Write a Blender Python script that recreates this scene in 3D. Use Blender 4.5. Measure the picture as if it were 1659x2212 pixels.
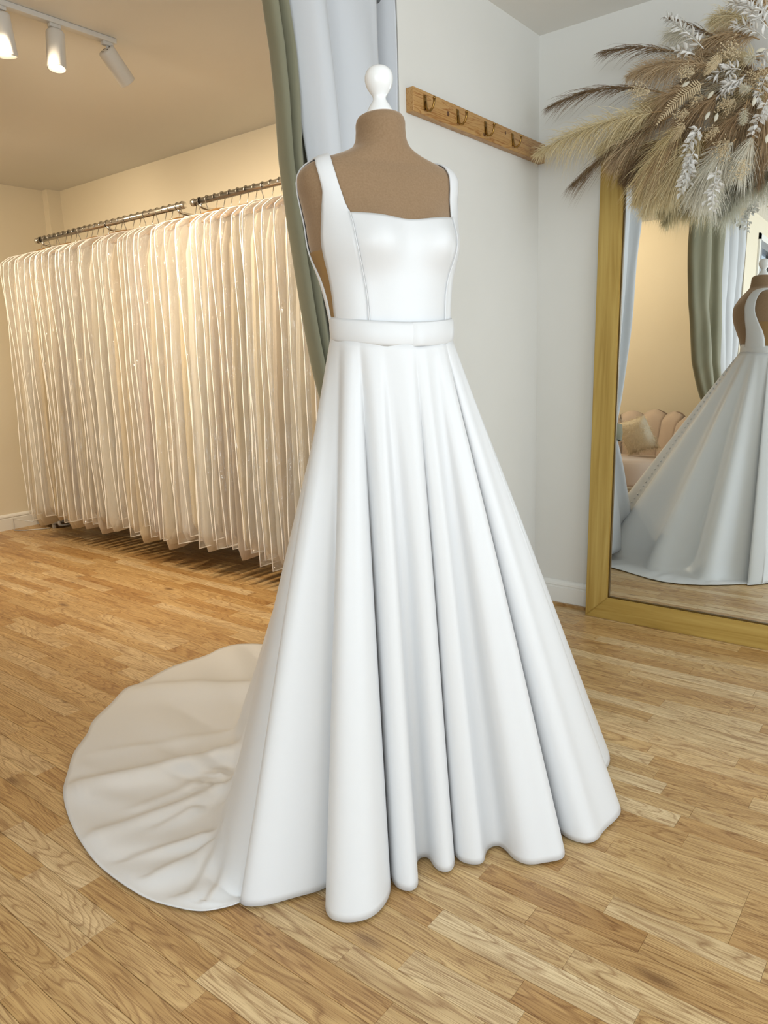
import bpy, bmesh, math, random
import numpy as np
from mathutils import Vector, Matrix
from mathutils.bvhtree import BVHTree
random.seed(7); RNG = np.random.default_rng(11)
for o in list(bpy.data.objects): bpy.data.objects.remove(o)
scn = bpy.context.scene
COL = scn.collection
PI = math.pi

# ------------------------------------------------------------------ camera
FPX = 1604.0
CAM = np.array([0.0, 0.0, 1.15])
RIGHT = np.array([0.78705414, 0.6160374, -0.0323064])
DOWN = np.array([0.0998231, -0.17886508, -0.97879652])
FWD = np.array([-0.60875375, 0.76714093, -0.20227126])
cd = bpy.data.cameras.new('camera'); cam = bpy.data.objects.new('camera', cd); COL.objects.link(cam)
cd.sensor_fit = 'VERTICAL'; cd.sensor_height = 36.0; cd.lens = FPX / 2212 * 36.0
cd.clip_start = 0.02; cd.clip_end = 100
m = Matrix.Identity(4)
for i in range(3):
    m[i][0] = RIGHT[i]; m[i][1] = -DOWN[i]; m[i][2] = -FWD[i]; m[i][3] = CAM[i]
cam.matrix_world = m
scn.camera = cam

# ------------------------------------------------------------------ light and exposure
scn.view_settings.view_transform = 'Standard'; scn.view_settings.look = 'None'
scn.view_settings.gamma = 1.0; scn.view_settings.use_curve_mapping = False
scn.view_settings.exposure = 0.16
scn.cycles.adaptive_threshold = 0.025
scn.cycles.max_bounces = 6; scn.cycles.diffuse_bounces = 3; scn.cycles.glossy_bounces = 3
scn.cycles.transparent_max_bounces = 16
scn.cycles.sample_clamp_indirect = 6.0
w = bpy.data.worlds.new('sky'); scn.world = w; w.use_nodes = True
w.node_tree.nodes['Background'].inputs[0].default_value = (0.75, 0.87, 1.0, 1)
w.node_tree.nodes['Background'].inputs[1].default_value = 1.0

def area(name, loc, rot, sx, sy, power, col):
    l = bpy.data.lights.new(name, 'AREA'); l.shape = 'RECTANGLE'; l.size = sx; l.size_y = sy
    l.energy = power; l.color = col
    o = bpy.data.objects.new(name, l); COL.objects.link(o); o.location = loc; o.rotation_euler = rot
    return o
# daylight entering through the two shop windows (behind and to the right of the camera)
area('daylight_side_window', (2.56, 0.95, 1.45), (0, PI/2, 0), 1.9, 3.6, 58, (0.82, 0.92, 1.0))
area('daylight_shop_window', (0.9, -2.56, 1.45), (PI/2, 0, 0), 3.0, 1.9, 72, (0.82, 0.92, 1.0))

# ------------------------------------------------------------------ helpers
def at(px, py, axis, val):
    """the point where the sight line through a photo pixel meets the plane axis = val"""
    d = RIGHT * (px - 829.5) + DOWN * (py - 1106.0) + FWD * FPX
    t = (val - CAM[axis]) / d[axis]
    return CAM + t * d
def project(P):
    v = np.asarray(P, float) - CAM
    z = v @ FWD
    return np.array([829.5 + FPX * (v @ RIGHT) / z, 1106 + FPX * (v @ DOWN) / z, z])

def mesh(name, verts, faces, smooth=True):
    me = bpy.data.meshes.new(name)
    me.from_pydata([tuple(map(float, v)) for v in verts], [], [tuple(map(int, f)) for f in faces])
    me.update()
    if smooth:
        me.polygons.foreach_set('use_smooth', [True] * len(me.polygons))
    return me
def link(name, me, mat=None, parent=None):
    o = bpy.data.objects.new(name, me); COL.objects.link(o)
    if mat is not None and me is not None and not me.materials: me.materials.append(mat)
    if parent is not None: o.parent = parent
    return o
def empty(name, loc, rz=0.0):
    o = bpy.data.objects.new(name, None); COL.objects.link(o)
    o.location = loc; o.rotation_euler = (0, 0, rz); o.empty_display_size = 0.1
    return o
def tag(o, label=None, cat=None, group=None, kind=None):
    if label: o['label'] = label
    if cat: o['category'] = cat
    if group: o['group'] = group
    if kind: o['kind'] = kind
    return o
def part(name, verts, faces, mat, root, smooth=True):
    """world-space geometry made a child of a root Empty (roots built this way are unrotated)"""
    v = np.asarray(verts, float) - np.array(root.location)
    return link(name, mesh(name, v, faces, smooth), mat, root)

class MB:
    """collects primitives into one mesh"""
    def __init__(s): s.v = []; s.f = []
    def add(s, v, f):
        n = len(s.v); s.v += [tuple(map(float, p)) for p in v]; s.f += [tuple(i + n for i in q) for q in f]; return s
    def box(s, a, b):
        x0, y0, z0 = a; x1, y1, z1 = b
        return s.add([(x0,y0,z0),(x1,y0,z0),(x1,y1,z0),(x0,y1,z0),(x0,y0,z1),(x1,y0,z1),(x1,y1,z1),(x0,y1,z1)],
                     [(0,3,2,1),(4,5,6,7),(0,1,5,4),(1,2,6,5),(2,3,7,6),(3,0,4,7)])
    def bbox(s, a, b, r=0.004):
        bm = bmesh.new()
        c = [(a[i] + b[i]) / 2 for i in range(3)]
        bmesh.ops.create_cube(bm, size=1, matrix=Matrix.Translation(c) @ Matrix.Diagonal((b[0]-a[0], b[1]-a[1], b[2]-a[2], 1)))
        bmesh.ops.bevel(bm, geom=bm.edges[:], offset=r, segments=2, affect='EDGES', profile=0.6)
        bm.verts.index_update()
        s.add([v.co[:] for v in bm.verts], [[v.index for v in f.verts] for f in bm.faces]); bm.free(); return s
    def tube(s, pts, r, n=8, caps=True, closed=False):
        P = np.asarray(pts, float); k = len(P)
        R = np.full(k, r) if np.isscalar(r) else np.asarray(r, float)
        up = np.array([0.123, 0.2, 0.97]); vs = []; prev = None
        for i in range(k):
            if closed: t = P[(i+1) % k] - P[i-1]
            else: t = P[min(i+1, k-1)] - P[max(i-1, 0)]
            t = t / (np.linalg.norm(t) + 1e-12)
            if prev is None:
                a = np.cross(t, up)
                if np.linalg.norm(a) < 0.05: a = np.cross(t, (1, 0, 0))
            else: a = prev - t * (prev @ t)
            a /= np.linalg.norm(a) + 1e-12; prev = a; b = np.cross(t, a)
            for j in range(n):
                an = 2 * PI * j / n; vs.append(P[i] + R[i] * (math.cos(an) * a + math.sin(an) * b))
        fs = []
        for i in range(k if closed else k - 1):
            i2 = (i + 1) % k
            for j in range(n):
                j2 = (j + 1) % n; fs.append((i*n+j, i*n+j2, i2*n+j2, i2*n+j))
        if caps and not closed: fs += [tuple(range(n))[::-1], tuple((k-1)*n + j for j in range(n))]
        return s.add(vs, fs)
    def lathe(s, prof, center, n=32, axis=None):
        c = np.asarray(center, float); vs = []; fs = []
        if axis is None: ax = np.array([0, 0, 1.0]); a = np.array([1.0, 0, 0]); b = np.array([0, 1.0, 0])
        else:
            ax = np.asarray(axis, float); ax = ax / np.linalg.norm(ax)
            a = np.cross(ax, (0.3, 0.9, 0.2)); a /= np.linalg.norm(a); b = np.cross(ax, a)
        for r, z in prof:
            for j in range(n):
                an = 2*PI*j/n; vs.append(c + ax*z + r*(math.cos(an)*a + math.sin(an)*b))
        k = len(prof)
        for i in range(k-1):
            for j in range(n):
                j2 = (j+1) % n; fs.append((i*n+j, i*n+j2, (i+1)*n+j2, (i+1)*n+j))
        fs += [tuple(range(n))[::-1], tuple((k-1)*n+j for j in range(n))]
        return s.add(vs, fs)
    def build(s, name, mat, parent=None, smooth=True, world=True):
        v = np.asarray(s.v, float)
        if parent is not None and world: v = v - np.array(parent.location)
        return link(name, mesh(name, v, s.f, smooth), mat, parent)

def grid_faces(nu, nv, closed=False):
    f = []
    for i in range(nu if closed else nu - 1):
        i2 = (i + 1) % nu
        for j in range(nv - 1): f.append((i*nv+j, i2*nv+j, i2*nv+j+1, i*nv+j+1))
    return f
def autosmooth(o, ang=35):
    o.data.polygons.foreach_set('use_smooth', [True] * len(o.data.polygons))
    o.data.set_sharp_from_angle(angle=math.radians(ang)); return o
def solidify(o, t, offset=-1):
    md = o.modifiers.new('thickness', 'SOLIDIFY'); md.thickness = t; md.offset = offset; return o
def cspline(xs, ys, q):
    """Catmull-Rom style interpolation of ys (n or n x d) at q"""
    xs = np.asarray(xs, float); ys = np.asarray(ys, float); q = np.asarray(q, float)
    mlt = np.gradient(ys, xs, axis=0)
    i = np.clip(np.searchsorted(xs, q, side='right') - 1, 0, len(xs) - 2)
    h = xs[i+1] - xs[i]; t = np.clip((q - xs[i]) / h, 0, 1)
    if ys.ndim > 1: h = h[..., None]; t = t[..., None]
    a = 2*t**3 - 3*t**2 + 1; b = t**3 - 2*t**2 + t; c = -2*t**3 + 3*t**2; d = t**3 - t**2
    return a*ys[i] + b*h*mlt[i] + c*ys[i+1] + d*h*mlt[i+1]
def sstep(a, b, x):
    t = np.clip((np.asarray(x, float) - a) / (b - a), 0, 1); return t*t*(3-2*t)
def copy_tree(root, loc=None, rot=None, scale=None):
    r = root.copy(); COL.objects.link(r)
    if loc is not None: r.location = loc
    if rot is not None: r.rotation_euler = rot
    if scale is not None: r.scale = scale
    for ch in [c for c in ALLKIDS(root)]:
        c = ch.copy(); COL.objects.link(c); c.parent = r
        for g in ALLKIDS(ch):
            d = g.copy(); COL.objects.link(d); d.parent = c
    return r
def ALLKIDS(o): return [x for x in o.children]

# ------------------------------------------------------------------ materials
def srgb(r, g, b):
    f = lambda c: (c/255/12.92 if c/255 <= 0.04045 else ((c/255+0.055)/1.055)**2.4)
    return (f(r), f(g), f(b), 1)
MATS = {}
def mat(name, col, rough=0.5, metal=0.0, **kw):
    mt = bpy.data.materials.new(name); mt.use_nodes = True
    b = mt.node_tree.nodes['Principled BSDF']
    b.inputs['Base Color'].default_value = col; b.inputs['Roughness'].default_value = rough
    b.inputs['Metallic'].default_value = metal
    for k, v in kw.items(): b.inputs[k].default_value = v
    MATS[name] = mt; return mt
def nd(mt, typ, **props):
    n = mt.node_tree.nodes.new(typ)
    for k, v in props.items(): setattr(n, k, v)
    return n
def lk(mt, a, b): mt.node_tree.links.new(a, b)
def bsdf(mt): return mt.node_tree.nodes['Principled BSDF']
def ramp(mt, stops):
    r = nd(mt, 'ShaderNodeValToRGB'); e = r.color_ramp.elements
    while len(e) < len(stops): e.new(0.5)
    for el, (p, c) in zip(e, stops): el.position = p; el.color = c
    return r
def coords(mt, scale=(1,1,1), space='Object', offset=None):
    tc = nd(mt, 'ShaderNodeTexCoord'); mp = nd(mt, 'ShaderNodeMapping')
    mp.inputs['Scale'].default_value = scale
    lk(mt, tc.outputs[space], mp.inputs['Vector'])
    return mp.outputs['Vector']
def noise(mt, vec, scale, detail=3, rough=0.5, dist=0.0):
    n = nd(mt, 'ShaderNodeTexNoise'); n.inputs['Scale'].default_value = scale
    n.inputs['Detail'].default_value = detail; n.inputs['Roughness'].default_value = rough
    n.inputs['Distortion'].default_value = dist
    if vec is not None: lk(mt, vec, n.inputs['Vector'])
    return n.outputs['Fac']
def bump(mt, h, strength, dist=0.01):
    b = nd(mt, 'ShaderNodeBump'); b.inputs['Strength'].default_value = strength; b.inputs['Distance'].default_value = dist
    lk(mt, h, b.inputs['Height']); lk(mt, b.outputs['Normal'], bsdf(mt).inputs['Normal'])
def mottle(mt, c0, c1, scale, detail=4, vec=None, lo=0.3, hi=0.7):
    v = vec if vec is not None else coords(mt)
    r = ramp(mt, [(lo, c0), (hi, c1)]); lk(mt, noise(mt, v, scale, detail), r.inputs['Fac'])
    lk(mt, r.outputs['Color'], bsdf(mt).inputs['Base Color']); return r

wall_m = mat('wall_paint', srgb(226, 223, 215), 0.75)
mottle(wall_m, srgb(224, 221, 213), srgb(229, 226, 219), 1.5); bump(wall_m, noise(wall_m, coords(wall_m), 90, 2), 0.06, 0.002)
cream_m = mat('cream_wall_paint', srgb(232, 220, 196), 0.75)
mottle(cream_m, srgb(230, 218, 193), srgb(234, 223, 200), 1.5); bump(cream_m, noise(cream_m, coords(cream_m), 90, 2), 0.06, 0.002)
ceil_m = mat('ceiling_paint', srgb(236, 233, 226), 0.85)
trim_m = mat('trim_gloss_white', srgb(238, 236, 230), 0.35)
satin_m = mat('ivory_satin', (0.71, 0.71, 0.71, 1), 0.42, **{'Sheen Weight': 0.12, 'Sheen Roughness': 0.35, 'Specular IOR Level': 0.5})
bump(satin_m, noise(satin_m, coords(satin_m), 700, 2), 0.05, 0.001)
velvet_tan = mat('tan_jersey', srgb(140, 113, 84), 0.9, **{'Sheen Weight': 0.5, 'Sheen Roughness': 0.4, 'Sheen Tint': (1, .85, .7, 1)})
mottle(velvet_tan, srgb(136, 109, 80), srgb(146, 119, 90), 260, 3)
gloss_white = mat('white_lacquer', (0.86, 0.86, 0.85, 1), 0.18)

# oak strip flooring: each strip takes its own tone and grain from its object / island random
def oak():
    mt = mat('oak_strip', (0.4, 0.25, 0.1, 1), 0.36)
    geo = nd(mt, 'ShaderNodeNewGeometry'); oi = nd(mt, 'ShaderNodeObjectInfo')
    add = nd(mt, 'ShaderNodeMath', operation='ADD'); lk(mt, geo.outputs['Random Per Island'], add.inputs[0]); lk(mt, oi.outputs['Random'], add.inputs[1])
    fr = nd(mt, 'ShaderNodeMath', operation='FRACT'); lk(mt, add.outputs[0], fr.inputs[0])
    rnd = fr.outputs[0]
    wn = nd(mt, 'ShaderNodeTexWhiteNoise', noise_dimensions='1D'); lk(mt, rnd, wn.inputs['W'])
    off = nd(mt, 'ShaderNodeVectorMath', operation='SCALE'); lk(mt, wn.outputs['Color'], off.inputs[0]); off.inputs['Scale'].default_value = 37.0
    pos = nd(mt, 'ShaderNodeVectorMath', operation='ADD'); lk(mt, geo.outputs['Position'], pos.inputs[0]); lk(mt, off.outputs[0], pos.inputs[1])
    def mp(scale):
        n = nd(mt, 'ShaderNodeMapping'); n.inputs['Scale'].default_value = scale; lk(mt, pos.outputs[0], n.inputs['Vector']); return n.outputs['Vector']
    # growth rings: contour lines of a stretched noise field
    n1 = noise(mt, mp((1.5, 11, 1)), 1.0, 2, 0.45, 0.35)
    mul = nd(mt, 'ShaderNodeMath', operation='MULTIPLY'); lk(mt, n1, mul.inputs[0]); mul.inputs[1].default_value = 22.0
    frr = nd(mt, 'ShaderNodeMath', operation='FRACT'); lk(mt, mul.outputs[0], frr.inputs[0])
    ring = ramp(mt, [(0.0, (0.25, 0.25, 0.25, 1)), (0.12, (0.75, 0.75, 0.75, 1)), (0.75, (1, 1, 1, 1)), (1.0, (0.25, 0.25, 0.25, 1))])
    lk(mt, frr.outputs[0], ring.inputs['Fac'])
    pores = noise(mt, mp((13, 460, 1)), 1.0, 2, 0.6)
    pr = ramp(mt, [(0.38, (0.3, 0.3, 0.3, 1)), (0.52, (1, 1, 1, 1))]); lk(mt, pores, pr.inputs['Fac'])
    tone = noise(mt, mp((2.2, 26, 1)), 1.0, 3, 0.5)
    base = ramp(mt, [(0.0, srgb(200, 160, 104)), (0.3, srgb(215, 180, 124)), (0.6, srgb(224, 193, 140)), (1.0, srgb(234, 210, 166))])
    lk(mt, wn.outputs['Value'], base.inputs['Fac'])
    tr = ramp(mt, [(0.25, srgb(212, 198, 178)), (0.7, (1, 1, 1, 1))]); lk(mt, tone, tr.inputs['Fac'])
    def mulc(a, b, f):
        x = nd(mt, 'ShaderNodeMix', data_type='RGBA', blend_type='MULTIPLY'); x.inputs['Factor'].default_value = f
        lk(mt, a, x.inputs['A']); lk(mt, b, x.inputs['B']); return x.outputs['Result']
    c = mulc(base.outputs['Color'], tr.outputs['Color'], 0.85)
    rt = ramp(mt, [(0.0, srgb(160, 122, 82)), (1.0, (1, 1, 1, 1))]); lk(mt, ring.outputs['Color'], rt.inputs['Fac'])
    c = mulc(c, rt.outputs['Color'], 0.8)
    pt = ramp(mt, [(0.3, srgb(160, 124, 86)), (1.0, (1, 1, 1, 1))]); lk(mt, pr.outputs['Color'], pt.inputs['Fac'])
    c = mulc(c, pt.outputs['Color'], 0.5)
    # knots
    vo = nd(mt, 'ShaderNodeTexVoronoi'); vo.inputs['Scale'].default_value = 1.0; lk(mt, mp((2.1, 6.0, 1)), vo.inputs['Vector'])
    kr = ramp(mt, [(0.0, srgb(70, 45, 25)), (0.035, srgb(120, 82, 48)), (0.12, (1, 1, 1, 1))]); lk(mt, vo.outputs['Distance'], kr.inputs['Fac'])
    c = mulc(c, kr.outputs['Color'], 0.8)
    lk(mt, c, bsdf(mt).inputs['Base Color'])
    bump(mt, pr.outputs['Color'], 0.08, 0.001)
    return mt
oak_m = oak()
subfloor_m = mat('dark_joint', srgb(70, 46, 24), 0.9)

# ------------------------------------------------------------------ room shell
XC, YM, CEIL = -1.558, 3.103, 2.435
XL, XR, YN = -5.52, 2.62, -2.62          # far left wall, right wall, near wall
YB = 3.15                                 # back wall of the gown room
JAMB = 2.114                              # end of the hook wall
YW = -0.62                                # near wall of the gown room / other end of the opening
def struct(name, mb, mt, smooth=False):
    o = mb.build(name, mt, None, smooth); return tag(o, kind='structure')
floor = struct('floor', MB().box((XL-.1, YN-.1, -.05), (XR+.1, YB+.1, -.012)), subfloor_m)
struct('ceiling', MB().box((XL-.1, YN-.1, CEIL), (XR+.1, YB+.1, CEIL+.1)), ceil_m)
struct('wall_mirror', MB().box((XC, YM, -.03), (XR+.1, YM+.15, CEIL)), wall_m)
struct('wall_back', MB().box((XL-.1, YB, -.03), (XC-.1, YB+.1, CEIL)), cream_m)
struct('wall_hooks', MB().box((XC-.1, JAMB, -.03), (XC, YM+.15, CEIL)), wall_m)
struct('wall_left', MB().box((XL-.1, YW-.1, -.03), (XL, YB, CEIL)), cream_m)
struct('wall_front_left', MB().box((XL, YW-.1, -.03), (XC-.1, YW, CEIL)), cream_m)
DY0, DY1, DZ = -2.2, -1.06, 2.25           # glazed door in the wall beyond the opening
wl = MB().box((XC-.1, DY1, -.03), (XC, YW, CEIL)).box((XC-.1, DY0, DZ), (XC, DY1, CEIL)).box((XC-.1, YN, -.03), (XC, DY0, CEIL))
struct('wall_door_side', wl, cream_m)
# window walls behind and beside the camera
wr = MB().box((XR, YN, -.03), (XR+.1, YM, .5)).box((XR, YN, 2.4), (XR+.1, YM, CEIL)).box((XR, YN, .5), (XR+.1, -.85, 2.4)).box((XR, 2.75, .5), (XR+.1, YM, 2.4))
struct('wall_right', wr, wall_m)
wn = MB().box((XC-.1, YN-.1, -.03), (XR+.1, YN, .5)).box((XC-.1, YN-.1, 2.4), (XR+.1, YN, CEIL)).box((XC-.1, YN-.1, .5), (-.6, YN, 2.4)).box((2.4, YN-.1, .5), (XR+.1, YN, 2.4))
struct('wall_near', wn, wall_m)
def window(name, a, b, axis):
    """white window frame with mullions filling the opening between corners a and b"""
    mb = MB(); t = .05
    lo, hi = np.minimum(a, b), np.maximum(a, b); k = 1 - axis
    for i in range(4):
        c = lo[k] + (hi[k]-lo[k]) * i / 3
        p0 = lo.copy(); p1 = hi.copy(); p0[k] = max(lo[k], c-t/2); p1[k] = min(hi[k], c+t/2) if i < 3 else hi[k]
        if i == 0: p1[k] = lo[k] + t
        if i == 3: p0[k] = hi[k] - t
        mb.box(p0, p1)
    for z in (lo[2], hi[2]-t):
        p0 = lo.copy(); p1 = hi.copy(); p0[2] = z; p1[2] = z+t; mb.box(p0, p1)
    return struct(name, mb, trim_m)
window('window_1', np.array([XR+.02, -.85, .5]), np.array([XR+.07, 2.75, 2.4]), 0)
window('window_2', np.array([-.6, YN-.07, .5]), np.array([2.4, YN-.02, 2.4]), 1)

def skirting(name, p, q, nrm, h=.115, mt=trim_m):
    """moulded skirting board between floor points p and q, projecting along nrm"""
    prof = [(0, 0), (.016, 0), (.016, h*.72), (.013, h*.74), (.013, h*.80), (.0165, h*.82), (.015, h*.9), (.009, h*.97), (.004, h), (0, h)]
    p, q, nrm = map(np.array, (p, q, nrm)); v = []; 
    for e in (p, q):
        for a, z in prof: v.append((e[0]+nrm[0]*a, e[1]+nrm[1]*a, z))
    k = len(prof); f = [(i, (i+1) % k, k+(i+1) % k, k+i) for i in range(k)] + [tuple(range(k))[::-1], tuple(range(k, 2*k))]
    o = link(name, mesh(name, v, f, False), mt); return tag(o, kind='structure')
skirting('baseboard_mirror', (XC, YM), (XR, YM), (0, -1))
skirting('baseboard_hooks', (XC, JAMB), (XC, YM), (1, 0))
skirting('baseboard_back', (XL, YB), (XC-.1, YB), (0, -1))
skirting('baseboard_left', (XL, YW), (XL, YB), (1, 0))
skirting('baseboard_front_left', (XL, YW), (XC-.1, YW), (0, 1))
struct('trim_1', MB().box((XC+.016, YM-.030, 0), (XR, YM-.016, .012)), oak_m)      # oak beading along the skirting
struct('trim_2', MB().box((XL, YB-.10, .115), (XL+.07, YB, CEIL)), cream_m)          # boxed-in pipe in the far corner

# ------------------------------------------------------------------ oak strip floor
PITCH, ROW0 = .062, .767
KNOWN = {0:-1.015, 2:-.867, -2:-1.02, -3:-1.314, -4:-1.316, -5:-1.318, -1:-1.477, 8:-.407, 6:-.508, 5:-.777, 7:-.62, 10:-.272, 11:-.272,
         12:-.272, 14:-.436, 16:-.455, 18:-.586, 22:-.75, 26:-.515, 29:-.483}
def plank_verts(x0, x1, y0, y1):
    b = .0009; g = .0003
    return [(x0+g,y0+g,-.012),(x1-g,y0+g,-.012),(x1-g,y1-g,-.012),(x0+g,y1-g,-.012),
            (x0+g,y0+g,-b),(x1-g,y0+g,-b),(x1-g,y1-g,-b),(x0+g,y1-g,-b),
            (x0+g+b,y0+g+b,0),(x1-g-b,y0+g+b,0),(x1-g-b,y1-g-b,0),(x0+g+b,y1-g-b,0)]
PF = [(8,9,10,11),(4,5,9,8),(5,6,10,9),(6,7,11,10),(7,4,8,11),(0,1,5,4),(1,2,6,5),(2,3,7,6),(3,0,4,7)]
planks = []
kmin = int(math.floor((YN - ROW0) / PITCH)); kmax = int(math.ceil((YB - ROW0) / PITCH))
for k in range(kmin, kmax):
    y0 = max(YN, ROW0 + k*PITCH); y1 = min(YB, ROW0 + (k+1)*PITCH)
    if y1 - y0 < .004: continue
    start = KNOWN.get(k, random.uniform(-1.2, -.6)); ends = [start]
    x = start
    while x < XR: x += random.choice((.24, .3, .36, .42, .42, .5, .58)); ends.append(x)
    x = start
    while x > XL: x -= random.choice((.3, .36, .42, .42, .5, .58, .64)); ends.insert(0, x)
    for a, b in zip(ends[:-1], ends[1:]):
        a = max(a, XL); b = min(b, XR)
        if b - a > .01: planks.append((a, b, y0, y1))
def plank_size(p):
    xs = np.linspace(p[0], p[1], 5); y = (p[2]+p[3])/2; n = 0
    for x in xs:
        v = np.array([x, y, 0]) - CAM
        if v @ FWD < .3: continue
        q = project((x, y, 0))
        if -20 < q[0] < 1679 and 0 < q[1] < 2232: n += 1
    if n == 0: return 0
    c = np.array([(p[0]+p[1])/2, y, 0]); 
    if math.hypot(c[0]+1.01, c[1]-1.305) < .33: return 0
    z = (c - CAM) @ FWD
    return n/5 * (p[1]-p[0]) * (p[3]-p[2]) / z**3
planks.sort(key=plank_size, reverse=True)
unit = mesh('plank', plank_verts(-.5, .5, -PITCH/2, PITCH/2), PF, False)
rest = MB()
for i, p in enumerate(planks):
    if i < 300 and plank_size(p) > 0:
        o = link('plank', unit, oak_m, floor)
        o.location = ((p[0]+p[1])/2, (p[2]+p[3])/2, 0); o.scale = (p[1]-p[0], (p[3]-p[2])/PITCH, 1)
    else: rest.add(plank_verts(*p), PF)
tag(rest.build('plank_field', oak_m, floor, False), kind='stuff')

# ------------------------------------------------------------------ mannequin torso
AX = np.array([-1.011, 1.304]); HEAD = math.radians(-26)
FV = np.array([math.cos(HEAD), math.sin(HEAD)]); LV = np.array([-FV[1], FV[0]])
def body(a, b, z):
    """body coordinates (a to the wearer's left, b forward) to the world"""
    p = AX + a*LV + b*FV; return np.array([p[0], p[1], z])
def unbody(P): d = np.asarray(P)[:2] - AX; return np.array([d @ LV, d @ FV, P[2]])
SECT = np.array([  # z, centre b, half width, front depth, back depth, squareness
 (0.95, .000, .150, .115, .115, 2.1), (1.10, .010, .145, .105, .115, 2.1), (1.16, .018, .133, .098, .105, 2.1), (1.20, .022, .127, .094, .102, 2.1),
 (1.25, .018, .130, .098, .106, 2.1), (1.31, .010, .139, .106, .120, 2.1), (1.38, .003, .159, .112, .138, 2.15), (1.43, -.002, .163, .104, .140, 2.2),
 (1.47, -.006, .170, .092, .130, 2.3), (1.500, -.006, .177, .080, .112, 2.4), (1.520, -.006, .174, .070, .098, 2.5), (1.535, -.006, .157, .061, .086, 2.5),
 (1.547, -.004, .125, .057, .078, 2.3), (1.558, -.002, .092, .056, .072, 2.1), (1.570, .000, .066, .056, .066, 2.0), (1.585, .0, .053, .057, .063, 2.0),
 (1.605, .0, .049, .058, .061, 2.0), (1.625, .0, .0475, .056, .058, 2.0), (1.632, .0, .044, .051, .053, 2.0), (1.636, .0, .037, .044, .045, 2.0)])
NT = 112
def torso_grid():
    zs = np.concatenate([np.linspace(.95, 1.46, 48), np.linspace(1.465, 1.636, 44)])
    S = cspline(SECT[:, 0], SECT[:, 1:], zs)
    th = np.linspace(0, 2*PI, NT, endpoint=False)
    V = np.zeros((len(zs), NT, 3))
    for i, z in enumerate(zs):
        cb, a, bf, bb, n = S[i]
        c, s = np.cos(th), np.sin(th)          # c: lateral, s: forward
        e = 2/n
        x = a*np.sign(c)*np.abs(c)**e; y = np.where(s > 0, bf, bb)*np.sign(s)*np.abs(s)**e + cb
        for sx in (-1, 1):
            y = y + .030*np.exp(-((x-sx*.072)/.048)**2 - ((z-1.378)/.050)**2)*(s > 0)
        for j in range(NT): V[i, j] = body(x[j], y[j], z)
    return zs, V
TZ, TV = torso_grid()
def torso_mesh():
    k = len(TZ); v = TV.reshape(-1, 3)
    f = [(i*NT+j, i*NT+(j+1) % NT, (i+1)*NT+(j+1) % NT, (i+1)*NT+j) for i in range(k-1) for j in range(NT)]
    f += [tuple((k-1)*NT+j for j in range(NT))]
    return v, f
tv, tf = torso_mesh()
TBVH = BVHTree.FromPolygons([tuple(p) for p in tv], [tuple(q) for q in tf])
mann = empty('mannequin', (AX[0], AX[1], 0))
tag(mann, 'tan jersey dress form with white turned wooden neck finial, wearing the bridal gown', 'mannequin')
part('torso', tv, tf, velvet_tan, mann)
FIN = [(.0285, 1.634), (.0285, 1.637), (.0255, 1.643), (.0215, 1.650), (.0165, 1.657), (.0135, 1.662), (.0130, 1.666), (.0145, 1.670), (.0190, 1.676), (.0240, 1.683),
       (.0273, 1.691), (.0287, 1.699), (.0285, 1.706), (.0263, 1.713), (.0225, 1.7185), (.0170, 1.7225), (.0110, 1.7247), (.0095, 1.725), (.002, 1.725)]
MB().lathe(FIN, (AX[0], AX[1], .003), 40).build('neck_finial', gloss_white, mann)
fin_mat = mat('dark_metal', srgb(60, 58, 56), 0.4, 0.8)
st = MB().lathe([(.016, .03), (.016, .96)], (AX[0], AX[1], 0), 16)
st.build('stand_pole', gloss_white, mann)
fb = MB()
for k in range(3):
    an = math.radians(30 + 120*k); d = np.array([math.cos(an), math.sin(an), 0])
    p = np.array([AX[0], AX[1], 0])
    fb.tube([p + (0, 0, .22), p + d*.05 + (0, 0, .17), p + d*.14 + (0, 0, .07), p + d*.20 + (0, 0, .02), p + d*.22 + (0, 0, .014)], [.014, .015, .014, .013, .012], 10)
fb.build('tripod_foot', gloss_white, mann)

# ------------------------------------------------------------------ bridal gown
gown = empty('bridal_gown', (AX[0], AX[1], 0))
tag(gown, 'plain white satin square-neck wedding gown with belt and long train, worn by the dress form', 'wedding dress')
def drape(a, b, z, off):
    """nearest point of the dress form seen from its core, lifted off by the fabric"""
    zc = min(z, 1.40); c = body(0, 0, zc); d = Vector(body(a, b, z) - c).normalized()
    h = TBVH.ray_cast(Vector(c) + d*0.5, -d)
    p = np.array(h[0]); n = np.array(h[1])
    if n @ np.array(d) < 0: n = -n
    return p + n*off
def arc(P):
    P = np.asarray(P, float); s = np.concatenate([[0], np.cumsum(np.linalg.norm(np.diff(P, axis=0), axis=1))]); return s/s[-1]
SEAM = [(.087, .10, 1.185), (.088, .10, 1.216), (.091, .10, 1.27), (.096, .10, 1.31), (.104, .105, 1.363), (.108, .097, 1.40), (.110, .082, 1.428)]
STRAP_IN = SEAM + [(.114, .072, 1.446), (.117, .062, 1.470), (.119, .047, 1.505), (.118, .03, 1.528), (.116, -.005, 1.548), (.114, -.05, 1.54), (.118, -.09, 1.51),
            (.125, -.118, 1.46), (.127, -.120, 1.40), (.122, -.118, 1.33), (.108, -.118, 1.285), (.086, -.114, 1.255), (.050, -.108, 1.225), (.030, -.105, 1.185)]
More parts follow.
